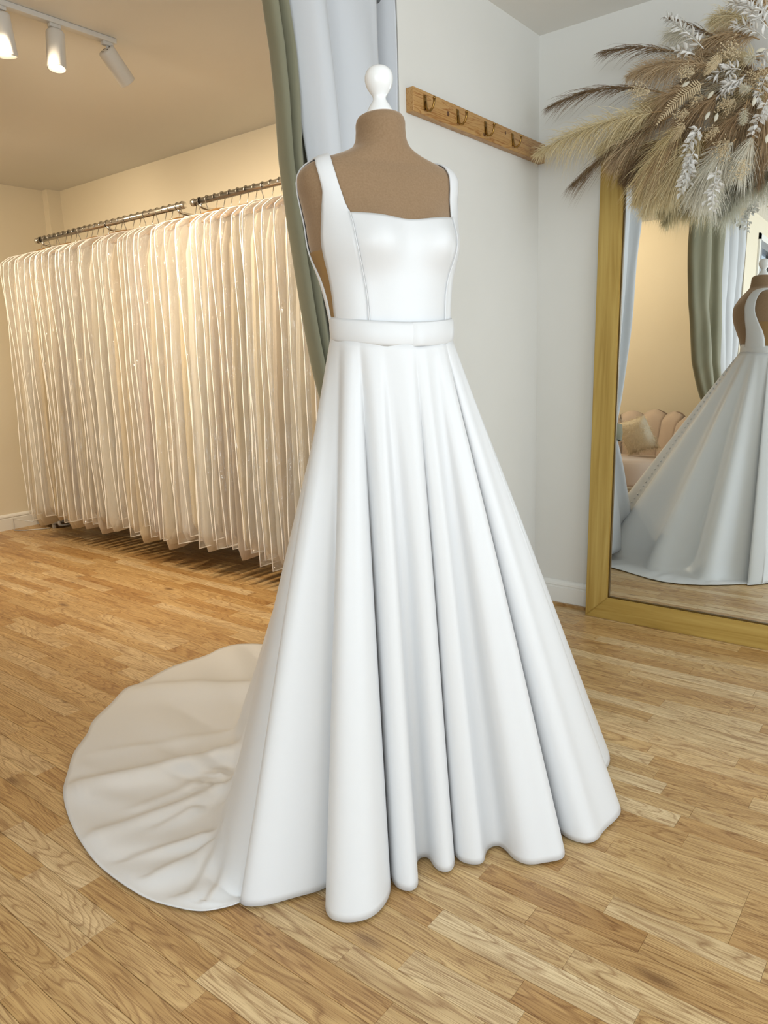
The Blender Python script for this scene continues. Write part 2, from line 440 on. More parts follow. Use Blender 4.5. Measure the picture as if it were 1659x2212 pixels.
STRAP_OUT = [(.131, .032, 1.185), (.131, .029, 1.235), (.133, .030, 1.271), (.139, .031, 1.317), (.147, .035, 1.366), (.151, .040, 1.416), (.149, .042, 1.447), (.147, .043, 1.474),
             (.148, .034, 1.507), (.150, .018, 1.53), (.149, -.008, 1.537), (.150, -.035, 1.52), (.156, -.06, 1.49), (.158, -.070, 1.44), (.152, -.045, 1.37), (.142, -.012, 1.31),
             (.132, .003, 1.262), (.130, .006, 1.235), (.129, .006, 1.185)]
NS = 90
# the two edges are matched station by station (waist, neckline corner, shoulder top, waist at the back)
def stations(P, keys):
    P = np.asarray(P, float); s = arc(P); ks = [s[k] for k in keys]
    q = np.concatenate([np.linspace(ks[i], ks[i+1], n, endpoint=False) for i, n in enumerate((34, 22, 34))] + [[1.0]])
    return cspline(s, P, q)
pin = stations(STRAP_IN, (0, 6, 11, len(STRAP_IN)-1)); pout = stations(STRAP_OUT, (0, 6, 10, len(STRAP_OUT)-1))
for sx in (-1, 1):
    V = []; nw = 9
    for i in range(len(pin)):
        for j in range(nw):
            t = j/(nw-1); q = pin[i]*(1-t) + pout[i]*t
            edge = .0015*math.sin(PI*t)
            V.append(drape(sx*q[0], q[1], q[2], .005 + edge))
    f = grid_faces(len(pin), nw)
    if sx < 0: f = [x[::-1] for x in f]
    o = part('bodice_side_panel', V, f, satin_m, gown); solidify(o, .003, 1)
# centre panel under the square neckline
V = []; nr, nc = 34, 33
sp = cspline(arc(SEAM), np.asarray(SEAM), np.linspace(0, 1, nr))
for i in range(nr):
    v = i/(nr-1)
    for j in range(nc):
        u = 1.05*(-1 + 2*j/(nc-1)); q = sp[i]
        p = drape(u*q[0], q[1] + (.13-q[1])*(1-min(1, u**4)) - .012*max(0, abs(u)-1)*20*.05, q[2] - .012*max(0, 1-u*u)*v - .004*float(sstep(.98, 1.05, abs(u)))*v, .0050 + .0022*max(0, math.cos(PI*u/2)) - .0022*float(sstep(.97, 1.05, abs(u)))); V.append(p)
o = part('bodice_front_panel', V, grid_faces(nr, nc), satin_m, gown); solidify(o, .003, 1)
# piped seams down the front
for sx in (-1, 1):
    MB().tube([drape(sx*q[0], q[1], q[2], .0074) for q in sp], .0011, 6).build('princess_seam', satin_m, gown)
# sheer nude mesh let into the side openings
mesh_m = mat('nude_mesh', srgb(168, 132, 82), 0.8, Alpha=0.75)
for sx in (-1, 1):
    V = []; rows = 14
    fo = cspline(arc(STRAP_OUT[:5]), np.asarray(STRAP_OUT[:5]), np.linspace(.0, 1, rows)); bo = cspline(arc(STRAP_OUT[14:][::-1]), np.asarray(STRAP_OUT[14:][::-1]), np.linspace(.0, 1, rows))
    for i in range(rows):
        for j in range(7):
            t = j/6; q = fo[i]*(1-t) + bo[i]*t; V.append(drape(sx*q[0], q[1], q[2], .0025))
    part('mesh_insert', V, grid_faces(rows, 7), mesh_m, gown)
# waistband
def waist(th, z, grow=0.0):
    """oval around the waist at world heading th (radians); dips a little at the front"""
    t = th - HEAD; n = 1/math.sqrt((math.sin(t)/.130)**2 + (math.cos(t)/(.1035 if math.cos(t) > 0 else .112))**2)
    r = n + grow
    c = AX + .026*FV
    return np.array([c[0] + r*math.cos(th), c[1] + r*math.sin(th), z - .016*math.cos(t)])
def band(t0, t1, n, z0, z1, grow, name, root, closed=False, th=.003):
    V = []; prof = [(0, -.002), (.15, .0012), (.5, .002), (.85, .0012), (1, -.002)]
    ts = np.linspace(t0, t1, n, endpoint=not closed)
    for k, t in enumerate(ts):
        for f, g in prof: V.append(waist(t, z0 + (z1-z0)*f, grow + g + .001*math.sin(7*t+3)))
    o = part(name, V, grid_faces(n, len(prof), closed), satin_m, root); solidify(o, th, -1); return o
belt = band(-PI, PI, 96, 1.187, 1.236, .004, 'waistband', gown, True)
def sub(name, verts, faces, mt, par, smooth=True):
    v = np.asarray(verts, float) - np.array(gown.location); return link(name, mesh(name, v, faces, smooth), mt, par)
V = []; ts = np.linspace(math.radians(-38), math.radians(44), 30)
for k, t in enumerate(ts):
    for f, g in [(0, -.001), (.12, .002), (.5, .0026), (.88, .002), (1, -.001)]:
        lift = .0012*math.exp(-k/1.5) + .004*math.exp(-((k-6)/2.5)**2)*math.exp(-((f-.1)/.3)**2)
        V.append(waist(t, 1.1885 + .0460*f, (-.004 + .0098*float(sstep(0, 5, k))) + g + lift))
sub('belt_overlap', V, grid_faces(30, 5), satin_m, belt)

# ---- skirt: hem line on the floor (photo sight lines met with the floor), folds and train
PX = lambda x, y: tuple(at(x, y, 2, 0.006)[:2])
HEM = [  # (plan point, heading at the waist in degrees or None)
 (PX(516, 1943), -138), (PX(525, 1956), None), (PX(546, 1958), None), (PX(580, 1954), None), (PX(640, 1937), None), (PX(690, 1924), -112), (PX(722, 1908), None),
 (PX(704, 1945), -102), (PX(711, 1983), None), (PX(750, 1993), None), (PX(800, 1983), None), (PX(833, 1950), None), (PX(844, 1915), -88), (PX(834, 1868), None),
 (PX(850, 1905), -80), (PX(862, 1920), None), (PX(890, 1925), None), (PX(903, 1912), -66), (PX(899, 1880), None), (PX(903, 1853), None), (PX(925, 1850), -58),
 (PX(936, 1868), None), (PX(948, 1881), None), (PX(970, 1884), None), (PX(982, 1868), -30), (PX(976, 1828), None), (PX(988, 1855), -24), (PX(1010, 1866), None),
 (PX(1043, 1866), None), (PX(1047, 1845), -11), (PX(1056, 1831), None), (PX(1076, 1825), -4), (PX(1092, 1834), None), (PX(1110, 1855), None), (PX(1140, 1868), None), (PX(1180, 1862), None),
 (PX(1214, 1856), None), (PX(1220, 1843), 13), (PX(1203, 1790), None), (PX(1188, 1758), None), (PX(1212, 1800), 20), (PX(1240, 1816), None), (PX(1265, 1822), None), (PX(1288, 1816), None),
 (PX(1302, 1795), None), (PX(1334, 1766), None), (PX(1341, 1750), 38), (PX(1322, 1705), None), (PX(1292, 1648), None), (PX(1306, 1662), 50), (PX(1317, 1645), None), (PX(1310, 1612), None), (PX(1288, 1572), None),
 ((-.79, 1.985), 66), ((-.90, 2.11), 82), ((-1.02, 2.205), None), ((-1.17, 2.25), 102), ((-1.33, 2.19), None), ((-1.483, 2.115), 122), ((-1.80, 2.05), None), ((-2.10, 1.99), 146),
 (PX(520, 1391), 156), (PX(474, 1402), None), (PX(446, 1416), None), (PX(394, 1432), None), (PX(358, 1446), 164), (PX(295, 1480), None), (PX(277, 1484), None), (PX(239, 1521), 170),
 (PX(199, 1559), None), (PX(189, 1585), None), (PX(160, 1624), 178), (PX(150, 1656), None), (PX(137, 1704), 187), (PX(140, 1740), None), (PX(166, 1806), None), (PX(200, 1855), 196),
 (PX(231, 1885), None), (PX(275, 1917), None), (PX(323, 1943), None), (PX(375, 1959), 206), (PX(438, 1969), None), (PX(480, 1961), None), (PX(520, 1949), None), (PX(585, 1900), 216)]
HP = np.array([h[0] for h in HEM]); nH = len(HP)
kk = [i for i, h in enumerate(HEM) if h[1] is not None]
WT = np.interp(np.arange(nH+1), kk + [nH], [HEM[i][1] if HEM[i][1] > -139 else 0 for i in kk] + [222.0])
HPc = np.vstack([HP, HP[:1]])
seg = np.linalg.norm(np.diff(HPc, axis=0), axis=1); cum = np.concatenate([[0], np.cumsum(np.sqrt(seg))])
NU, NR = 640, 72
q = np.linspace(0, cum[-1], NU, endpoint=False)
# closed spline: pad on both sides
pad = 4
cx = np.concatenate([cum[-1-pad:-1]-cum[-1], cum[:-1], cum[:pad+1]+cum[-1]])
cy = np.vstack([HP[-pad:], HP, HP[:pad+1]])
Hc = cspline(cx, cy, q)
wc = np.interp(q, cum, WT)
def smooth(arr, sig):
    n = len(arr); k = np.arange(-3*sig, 3*sig+1); g = np.exp(-.5*(k/sig)**2); g /= g.sum()
    idx = (np.arange(n)[:, None] + k[None, :]) % n
    return (arr[idx]*g[None, :, None]).sum(1) if arr.ndim > 1 else (arr[idx]*g[None, :]).sum(1)
Hc = smooth(Hc, 2)
Hs = smooth(smooth(Hc, 22), 16)
hd = np.degrees(np.arctan2(Hs[:, 1]-AX[1], Hs[:, 0]-AX[0]))
wc = smooth(np.concatenate([wc-360, wc, wc+360]), 5)[NU:2*NU]
rot = np.array([np.exp(-((((h - 154 + 180) % 360) - 180)/42)**2) for h in hd])
DC = np.interp(hd % 360, [0, 40, 60, 80, 100, 120, 140, 154, 170, 190, 205, 250, 300, 360], [.55, .55, .55, .56, .58, .62, .68, .70, .58, .40, .34, .33, .45, .55])
RIDGES = [((470, 1642), (140, 1703), .026, .022), ((500, 1488), (290, 1486), .022, .035), ((415, 1735), (205, 1805), .014, .016), ((400, 1762), (340, 1790), .010, .010),
          ((405, 1825), (290, 1858), .010, .014), ((430, 1850), (340, 1893), .010, .012), ((470, 1860), (420, 1930), .012, .014), ((500, 1890), (455, 1950), .014, .014),
          ((480, 1590), (215, 1624), .005, .012), ((455, 1700), (385, 1745), .010, .009), ((440, 1690), (300, 1745), .008, .010)]
RW = [(np.array(PX(*a))*1.3 - .3*np.array(PX(*b)), np.array(PX(*b)), h, w) for a, b, h, w in RIDGES]
SK = np.zeros((NU, NR, 3))
WZ = 1.190
for i in range(NU):
    th = math.radians(wc[i]); W3 = waist(th, WZ, .0015); W2 = W3[:2]
    D = np.linalg.norm(Hs[i]-W2); rc = min(1.0, DC[i]/D); train = sstep(.97, .75, rc) if rc < .97 else 0.0
    n_up = 40 if rc < .9 else 60
    rho = np.concatenate([np.linspace(0, rc, n_up, endpoint=False), np.linspace(rc, 1, NR-n_up)]) if rc < .995 else np.linspace(0, 1, NR)
    z0 = W3[2]*(1 - rho/rc); e = .001 + .07*train
    z = .5*(z0 + np.sqrt(z0**2 + e*e)) - .5*e*sstep(.5, 1.0, rho)*.6
    z = np.maximum(z, 0) + .006
    fd = rho**.9
    bul = .005*np.sin(PI*np.clip(rho/rc, 0, 1))**2*(1-np.clip(rho/rc, 0, 1))
    dirn = (Hs[i]-W2)/D
    xy = W2[None]*(1-rho[:, None]) + Hs[i][None]*rho[:, None] + (Hc[i]-Hs[i])[None]*fd[:, None] + dirn[None]*bul[:, None]
    bk = float(sstep(76, 98, hd[i] % 360) * (1 - sstep(186, 204, hd[i] % 360)))
    if bk > 0:
        x_ = rho/rc; g_ = x_*(1 - sstep(.9, 1.18, x_))
        xy = xy + dirn[None]*(.060*bk*(math.cos(math.radians(wc[i]*15.5 + 20)) + .45*math.cos(math.radians(wc[i]*8.3 + 80)))*g_)[:, None]
    if train > 0:
        on = sstep(rc*.8, rc*1.15, rho)*(1 - sstep(.93, 1.0, rho)*.8)*train
        dz = np.zeros(NR)
        for a, b, h, wd in RW:
            ab = b-a; L2 = ab @ ab
            t = np.clip(((xy-a) @ ab)/L2, 0, 1); dv = xy - (a + t[:, None]*ab); dist = np.linalg.norm(dv, axis=1)
            near = (dv @ (AX*0 - a)) > 0; dist = np.where(near, dist*.38, dist)
            dz = np.maximum(dz, 1.35*h*np.exp(-(dist/wd)**2)*(1-.6*t))
        r = np.linalg.norm(xy-AX, axis=1)
        dz = dz + .0035*(1 + np.sin(th*61 + 3*r))*(np.sin(r*9 + th*17)*.5+.5) 
        z = z + dz*on
    SK[i, :, 0] = xy[:, 0]; SK[i, :, 1] = xy[:, 1]; SK[i, :, 2] = z
skirt = part('skirt', SK.reshape(-1, 3), grid_faces(NU, NR, True), satin_m, gown)
solidify(skirt, .003, 0)
# covered buttons down the centre back
for k in range(40):
    th = math.radians(154); i = int(np.argmin(np.abs(wc-152))); j = 2 + k*0.85
    j0 = int(j); fr = j-j0; p = SK[i, j0]*(1-fr) + SK[i, j0+1]*fr
    tdir = SK[i, j0+1]-SK[i, j0]; tdir /= np.linalg.norm(tdir); side = np.array([-math.sin(th), math.cos(th), 0]); nrm = np.cross(tdir, side); nrm /= np.linalg.norm(nrm)
    if nrm[2] < 0: nrm = -nrm
    if k == 0: BT = mesh('button', *(lambda b: (b.v, b.f))(MB().lathe([(.0050, 0), (.0055, .002), (.004, .004), (.001, .005)], (0, 0, 0), 8)))
    o = link('button', BT, satin_m, gown); o.location = p + nrm*.0018 - np.array(gown.location)
    o.rotation_mode = 'QUATERNION'; o.rotation_quaternion = Vector((0, 0, 1)).rotation_difference(Vector(nrm))

# ------------------------------------------------------------------ mirror leaning on the wall
gold_m = mat('gold_painted_wood', srgb(170, 136, 58), 0.38, 0.25)
gv = coords(gold_m, (3, 3, 40)); gw = coords(gold_m, (40, 3, 3))
def gold_grain(mt, sc):
    v = coords(mt, sc); n = noise(mt, v, 1.0, 3, 0.6, 0.6)
    r = ramp(mt, [(0.3, srgb(164, 132, 62)), (0.5, srgb(184, 153, 80)), (0.75, srgb(200, 171, 98))]); lk(mt, n, r.inputs['Fac'])
    lk(mt, r.outputs['Color'], bsdf(mt).inputs['Base Color']); bump(mt, n, 0.12, 0.002)
gold_v = mat('gold_wood_upright', srgb(170, 136, 58), 0.36, 0.3); gold_grain(gold_v, (38, 38, 1.6))
gold_h = mat('gold_wood_crosswise', srgb(170, 136, 58), 0.36, 0.3); gold_grain(gold_h, (1.6, 38, 38))
glass_m = mat('mirror_glass', (0.90, 0.93, 0.92, 1), 0.0, 1.0)
lip_m = mat('dark_gold_lip', srgb(96, 74, 30), 0.4, 0.5)  # inner lip in a darker gold than the frame
mir = empty('floor_mirror', (-1.265, 3.012, 0.0)); mir.rotation_euler = (math.radians(-1.5), 0, 0)
tag(mir, 'tall gold-painted wooden framed mirror leaning against the wall', 'mirror')
MW, MH, FW, FD = 1.12, 1.93, .098, .032
def rail(name, quad, mt, flip):
    bm = bmesh.new()
    fr = [bm.verts.new((x, 0, z)) for x, z in quad]; bk = [bm.verts.new((x, FD, z)) for x, z in quad]
    bm.faces.new(fr); bm.faces.new(bk[::-1])
    for i in range(4): bm.faces.new((fr[i], bk[i], bk[(i+1) % 4], fr[(i+1) % 4]))
    bmesh.ops.recalc_face_normals(bm, faces=bm.faces[:])
    bmesh.ops.bevel(bm, geom=[e for e in bm.edges if abs(e.verts[0].co.y) < 1e-6 and abs(e.verts[1].co.y) < 1e-6], offset=.003, segments=2, affect='EDGES')
    me = bpy.data.meshes.new(name); bm.to_mesh(me); bm.free()
    return link(name, me, mt, mir)
rail('frame_rail', [(0, 0), (MW, 0), (MW-FW, FW), (FW, FW)], gold_h, 0)
rail('frame_rail', [(0, MH), (FW, MH-FW), (MW-FW, MH-FW), (MW, MH)], gold_h, 0)
rail('frame_stile', [(0, 0), (FW, FW), (FW, MH-FW), (0, MH)], gold_v, 0)
rail('frame_stile', [(MW, 0), (MW, MH), (MW-FW, MH-FW), (MW-FW, FW)], gold_v, 0)
lip = MB(); l = .006
lip.box((FW, .006, FW), (FW+l, .016, MH-FW)).box((MW-FW-l, .006, FW), (MW-FW, .016, MH-FW)).box((FW, .006, FW), (MW-FW, .016, FW+l)).box((FW, .006, MH-FW-l), (MW-FW, .016, MH-FW))
lip.build('inner_lip', lip_m, mir, False, False)
MB().box((FW-.01, .012, FW-.01), (MW-FW+.01, .018, MH-FW+.01)).build('glass', glass_m, mir, False, False)
MB().box((.02, .02, .02), (MW-.02, FD, MH-.02)).build('backing_board', mat('hardboard', srgb(96, 70, 44), .8), mir, False, False)

# ------------------------------------------------------------------ coat-hook board
pine_m = mat('varnished_pine', srgb(176, 128, 70), 0.4)
def pine():
    v = coords(pine_m, (30, 2.2, 30)); n = noise(pine_m, v, 1.0, 3, .5, .8)
    mu = nd(pine_m, 'ShaderNodeMath', operation='MULTIPLY'); lk(pine_m, n, mu.inputs[0]); mu.inputs[1].default_value = 9
    fr = nd(pine_m, 'ShaderNodeMath', operation='FRACT'); lk(pine_m, mu.outputs[0], fr.inputs[0])
    r = ramp(pine_m, [(0, srgb(150, 98, 46)), (.15, srgb(176, 132, 76)), (.8, srgb(188, 147, 92)), (1, srgb(150, 98, 46))]); lk(pine_m, fr.outputs[0], r.inputs['Fac'])
    lk(pine_m, r.outputs['Color'], bsdf(pine_m).inputs['Base Color'])
pine()
brass_m = mat('aged_brass', srgb(150, 116, 62), 0.32, 1.0)
BZ = 1.975
hk = empty('coat_hook_board', (XC, 2.15, BZ)); tag(hk, 'varnished pine board with four brass hooks on the white wall', 'hook rack')
bd = MB().bbox((XC, 2.150, BZ-.037), (XC+.030, YM-.002, BZ+.037), .002).build('board', pine_m, hk)
kn = mat('pine_knot', srgb(92, 56, 26), .5)
for y, z, r in ((2.355, -.003, .008), (2.60, -.022, .007), (2.76, .016, .006)):
    k = MB().lathe([(.001, .0306), (r, .0305), (r, .0300)], (XC, y, BZ+z), 12, (1, 0, 0)).build('knot', kn, hk)
for y in (2.215, 2.415, 2.607, 2.815):
    x0 = XC+.030
    h = MB().bbox((x0, y-.008, BZ-.022), (x0+.003, y+.008, BZ+.024), .0012)
    h.tube([(x0+.004, y, BZ+.004), (x0+.006, y, BZ-.016), (x0+.012, y, BZ-.026), (x0+.022, y, BZ-.028), (x0+.032, y, BZ-.020), (x0+.037, y, BZ-.006), (x0+.038, y, BZ+.006)],
           [.0035, .004, .0042, .0040, .0036, .0036, .0042], 8)
    h.lathe([(.001, -.0045), (.004, -.003), (.0055, 0), (.004, .004), (.001, .005)], (x0+.038, y, BZ+.008), 10)
    ho = h.build('hook', brass_m, hk)
    for dz in (-.014, .018):
        sc = MB().lathe([(.0035, 0), (.003, .0015), (.001, .002)], (x0+.003, y, BZ+dz), 8, (1, 0, 0))
        link('screw', mesh('screw', np.asarray(sc.v) - np.array(hk.location), sc.f), brass_m, ho)

# ------------------------------------------------------------------ lined curtains in the wide opening
velvet_green = mat('sage_velvet', srgb(126, 123, 100), 0.85, **{'Sheen Weight': 0.6, 'Sheen Roughness': 0.35, 'Sheen Tint': (.9, .9, .8, 1)})
mottle(velvet_green, srgb(120, 118, 95), srgb(134, 131, 108), 9, 3, coords(velvet_green, (1, 1, .3)))
lining_m = mat('white_blackout_lining', srgb(203, 205, 208), 0.7)
bump(lining_m, noise(lining_m, coords(lining_m, (1, 1, .25)), 14, 3), 0.15, 0.01)
eyelet_m = mat('dark_eyelet', srgb(52, 48, 46), 0.3, 0.9)
rod_m = mat('brushed_steel', srgb(170, 168, 165), 0.3, 1.0)
RX = -1.610
def sheet(zs, fy, fx, plan, NP=120):
    """cloth sheet: plan = pleat outline [(fraction across, x offset)], fy(z, frac) gives y, fx(z) scales pleat depth"""
    pl = np.array(plan, float); s = arc(pl * np.array([1.0, 2.0])); q = np.linspace(0, 1, NP); P = cspline(s, pl, q)
    V = np.zeros((NP, len(zs), 3))
    for j, z in enumerate(zs):
        for i in range(NP): V[i, j] = (RX + fx(z)*P[i, 1] + .004*math.sin(9*z + 14*P[i, 0]), fy(z, P[i, 0]), z)
    return V.reshape(-1, 3), grid_faces(NP, len(zs))
ZC = np.concatenate([np.linspace(2.345, 1.2, 40), np.linspace(1.17, .055, 40)])
def curtain(name, label, lead_z, lead_g, lead_w, yend, plan_w, plan_g, eyes, spread):
    root = empty(name, (RX, yend, 0)); tag(root, label, 'curtain', 'tied-back curtains of the wide opening')
    g = lambda z: np.interp(z, lead_z, lead_g); wl_ = lambda z: np.interp(z, lead_z, lead_w)
    tie = lambda z: 1 - .45*math.exp(-((z-.76)/.14)**2)
    fxw = lambda z: tie(z)*(1 + .25*float(sstep(.6, .05, z)))
    V, f = sheet(ZC, lambda z, u: wl_(z) + (yend - wl_(z))*u, fxw, plan_w)
    o = part('lining', V, f, lining_m, root); solidify(o, .0015, 0)
    V, f = sheet(ZC, lambda z, u: g(z) + (yend - g(z))*u, fxw, plan_g, 160)
    o = part('velvet_face', V, f, velvet_green, root); solidify(o, .0025, 0)
    for (y, x, nx, ny) in eyes:
        n = np.array([nx, ny, 0.0]); n /= np.linalg.norm(n)
        c = np.array([x, y, 2.262]); a = np.cross(n, (0, 0, 1)); ring = []
        for k in range(28): an = 2*PI*k/28; ring.append(c + n*.003 + .021*(math.cos(an)*a + math.sin(an)*np.array([0, 0, 1])))
        MB().tube(ring, .0055, 8, closed=True).lathe([(.019, 0), (.019, .002)], c, 24, n).build('eyelet', eyelet_m, root)
    zt = .76; yl, ye = g(zt), yend
    lo = min(yl, ye); hi = max(yl, ye); bl = []
    for z in (zt-.045, zt, zt+.045):
        bl.append([(RX + (.075 if z == zt else .068)*math.cos(t)*1.0 - .012, (lo+hi)/2 + ((hi-lo)/2+.022)*math.sin(t), z + .02*math.sin(t)*np.sign(yl-ye)*-1) for t in np.linspace(0, 2*PI, 40, endpoint=False)])
    V = np.array(bl).transpose(1, 0, 2).reshape(-1, 3)
    o = part('tieback', V, grid_faces(40, 3, True), velvet_green, root); solidify(o, .004, 0)
    return root
PW = [(0, -.030), (.04, .010), (.10, .044), (.20, .050), (.26, .022), (.32, .008), (.42, .026), (.55, .042), (.70, .050), (.79, .046), (.815, .014), (.812, -.030), (.85, -.048), (.91, -.020), (.96, .020), (1.0, .050)]
PG = [(.30, -.060), (.20, -.045), (.16, -.035), (.125, -.016), (.10, -.010), (.080, -.030), (.062, -.046), (.042, -.030), (.022, -.012), (.004, -.018), (.0, -.045), (.03, -.075), (.10, -.085), (.2, -.068), (.3, -.088), (.4, -.066), (.5, -.088), (.6, -.066), (.7, -.088), (.8, -.066), (.9, -.088), (1.0, -.070)]
curtain('curtain', 'sage velvet curtain with white lining tied back behind the dress form', [.05, .2, .4, .6, .75, .9, 1.098, 1.29, 1.438, 1.555, 1.72, 1.90, 2.02, 2.13, 2.34],
        [1.50, 1.55, 1.66, 1.79, 1.86, 1.835, 1.775, 1.732, 1.702, 1.682, 1.667, 1.667, 1.655, 1.634, 1.600],
        [1.53, 1.60, 1.72, 1.85, 1.92, 1.900, 1.860, 1.825, 1.800, 1.782, 1.755, 1.726, 1.710, 1.698, 1.670], 2.106, PW, PG,
        [(2.052, RX-.020, .55, -.83), (1.82, RX-.012, .8, -.6), (1.72, RX+.016, .6, .8), (1.95, RX+.030, 1, -.2)], 1)
PW2 = [(0, -.045), (.06, .01), (.14, .035), (.24, .040), (.30, .0), (.34, -.040), (.42, -.03), (.5, .03), (.62, .045), (.70, .03), (.74, -.03), (.80, -.045), (.88, .0), (.94, .035), (1.0, .045)]
PG2 = [(.55, -.03), (.52, .02), (.46, .035), (.40, .030), (.36, -.02), (.30, -.03), (.24, .01), (.17, .03), (.10, .028), (.06, -.01), (.0, -.03), (.01, -.07), (.1, -.085), (.25, -.068), (.4, -.088), (.55, -.066), (.7, -.088), (.85, -.066), (1.0, -.080)]
curtain('curtain', 'sage velvet curtain with white lining on the far jamb, seen only in the mirror', [.05, .3, .6, .76, .9, 1.2, 1.6, 2.0, 2.34],
        [.35, .20, -.10, -.18, -.05, .22, .42, .50, .53], [.05, -.10, -.32, -.37, -.30, -.15, -.05, .0, .02], -.612, PW2, PG2,
        [(.30, RX+.035, 1, .35), (.10, RX+.035, 1, .35), (-.20, RX+.045, 1, .3), (-.45, RX+.02, .7, .7)], -1)
rr = empty('curtain_rod', (RX, .75, 2.262)); tag(rr, 'steel curtain rod spanning the opening above the eyelet curtains', 'curtain rod')
MB().tube([(RX, YW+.004, 2.262), (RX, JAMB-.004, 2.262)], .0125, 14).build('rod', rod_m, rr)
for y in (YW+.001, JAMB-.013): MB().lathe([(.026, 0), (.026, .008), (.018, .012)], (RX, y, 2.262), 20, (0, 1, 0)).build('end_socket', rod_m, rr)

# ------------------------------------------------------------------ track lights in the gown room
lampw = mat('white_lamp_shell', srgb(225, 222, 216), 0.4)
lens = bpy.data.materials.new('lit_lens'); lens.use_nodes = True
lens.node_tree.nodes.clear(); e_ = lens.node_tree.nodes.new('ShaderNodeEmission'); o_ = lens.node_tree.nodes.new('ShaderNodeOutputMaterial')
e_.inputs[0].default_value = (1, .80, .55, 1); e_.inputs[1].default_value = 18; lens.node_tree.links.new(e_.outputs[0], o_.inputs[0])
WARM = (1.0, .83, .60)
def track(name, label, x, y0, y1, heads):
    root = empty(name, (x, y0, CEIL)); tag(root, label, 'track light')
    MB().bbox((x-.017, y0, CEIL-.020), (x+.017, y1, CEIL-.0005), .003).build('track', lampw, root)
    for (y, tx, ty, tz, on, *wide) in heads:
        piv = np.array([x, y, CEIL-.058]); d = np.array([tx, ty, tz]) - piv; d /= np.linalg.norm(d)
        MB().bbox((x-.010, y-.022, CEIL-.032), (x+.010, y+.022, CEIL-.018), .002).lathe([(.005, 0), (.005, .030)], (x, y, CEIL-.060), 10).build('swivel_arm', lampw, root)
        c0 = piv - d*.012
        h = MB().lathe([(.004, -.004), (.030, -.002), (.0335, .003), (.034, .008), (.034, .130), (.0335, .134), (.030, .134), (.029, .118), (.001, .117)], c0, 32, d).build('lamp_head', lampw, root)
        lv = MB().lathe([(.029, .1215), (.025, .1225), (.001, .123)], c0, 24, d)
        link('lens', mesh('lens', np.asarray(lv.v) - np.array(root.location), lv.f), lens if on else lampw, h)
        vs = MB()
        for k in range(6):
            an = 2*PI*k/6; a = np.cross(d, (.3, .9, .2)); a /= np.linalg.norm(a); b = np.cross(d, a)
            vs.lathe([(.004, 0), (.004, .0012)], c0 - d*.0035 + .019*(math.cos(an)*a + math.sin(an)*b), 8, d)
        link('vent', mesh('vent', np.asarray(vs.v) - np.array(root.location), vs.f), eyelet_m, h)
        if on:
            l = bpy.data.lights.new('spot', 'SPOT'); l.energy = on; l.color = WARM; l.spot_size = math.radians(wide[0] if wide else 115); l.spot_blend = .8; l.shadow_soft_size = .03
            lo = bpy.data.objects.new('lamp_light', l); COL.objects.link(lo); lo.parent = root
            p = c0 + d*.15; lo.location = p - np.array(root.location)
            lo.rotation_mode = 'QUATERNION'; lo.rotation_quaternion = Vector(d).to_track_quat('-Z', 'Y')
    return root
track('track_light', 'white ceiling track with cylindrical spotlights over the gown rail', -2.85, .55, 1.955,
      [(1.920, -2.95, 2.95, 1.35, 30, 115), (1.700, -2.62, 1.42, 0.4, 14), (1.495, -2.95, 1.75, 0.4, 14), (1.28, -2.4, 2.5, 1.2, 56, 112), (1.06, -3.5, 2.5, 1.15, 60, 112), (.80, -2.5, -.5, 1.6, 50)])  # last three heads out of view, added to light the gowns and near wall
track('track_light', 'added white ceiling track out of view, its spotlights lighting the gown room', -4.30, .30, 1.30,
      [(1.25, -4.2, 2.5, 1.2, 56, 112), (.95, -4.9, 2.5, 1.2, 50, 112), (.60, -3.4, -.6, 1.6, 50)])  # unseen track, added to brighten the far gowns and the near wall

# ------------------------------------------------------------------ chrome wall rail
chrome_m = mat('chrome_tube', srgb(226, 224, 220), 0.22, 1.0)
black_m = mat('black_rubber', srgb(32, 28, 24), 0.5)
RY, RZ, RR = 2.72, 2.000, .0165
def hanging_rail(label, x0, x1, brackets):
    root = empty('hanging_rail', (x0, RY, RZ)); tag(root, label, 'clothes rail', 'chrome clothes rails along the back wall')
    MB().tube([(x0, RY, RZ), (x1, RY, RZ)], RR, 20).build('tube', chrome_m, root)
    for x, s in ((x0, -1), (x1, 1)):
        MB().lathe([(.0185, -.02), (.0185, .004), (.014, .007)] if s > 0 else [(.014, -.007), (.0185, -.004), (.0185, .02)], (x, RY, RZ), 20, (1, 0, 0)).build('end_cap', chrome_m, root)
    for x in brackets:
        b = MB().tube([(x, RY, RZ-.012), (x, RY+.012, RZ-.028), (x, RY+.04, RZ-.032), (x, YB-.006, RZ-.032)], .008, 10)
        bo = b.build('wall_bracket', chrome_m, root)
        fl = MB().lathe([(.028, 0), (.028, .004), (.012, .010)], (x, YB-.001, RZ-.032), 20, (0, -1, 0))
        link('wall_flange', mesh('wall_flange', np.asarray(fl.v) - np.array(root.location), fl.f), chrome_m, bo)
        ring = [(x, RY + .0175*math.cos(t), RZ + .0175*math.sin(t)) for t in np.linspace(0, 2*PI, 20, endpoint=False)]
        rg = MB().tube(ring, .0022, 6, closed=True)
        link('collar', mesh('collar', np.asarray(rg.v) - np.array(root.location), rg.f), black_m, bo)
hanging_rail('chrome clothes rail nearest the far left wall', -5.06, -3.475, (-5.0, -4.22, -3.53))
hanging_rail('chrome clothes rail running from mid wall towards the sage curtain', -3.395, -1.76, (-3.34, -2.5, -1.85))

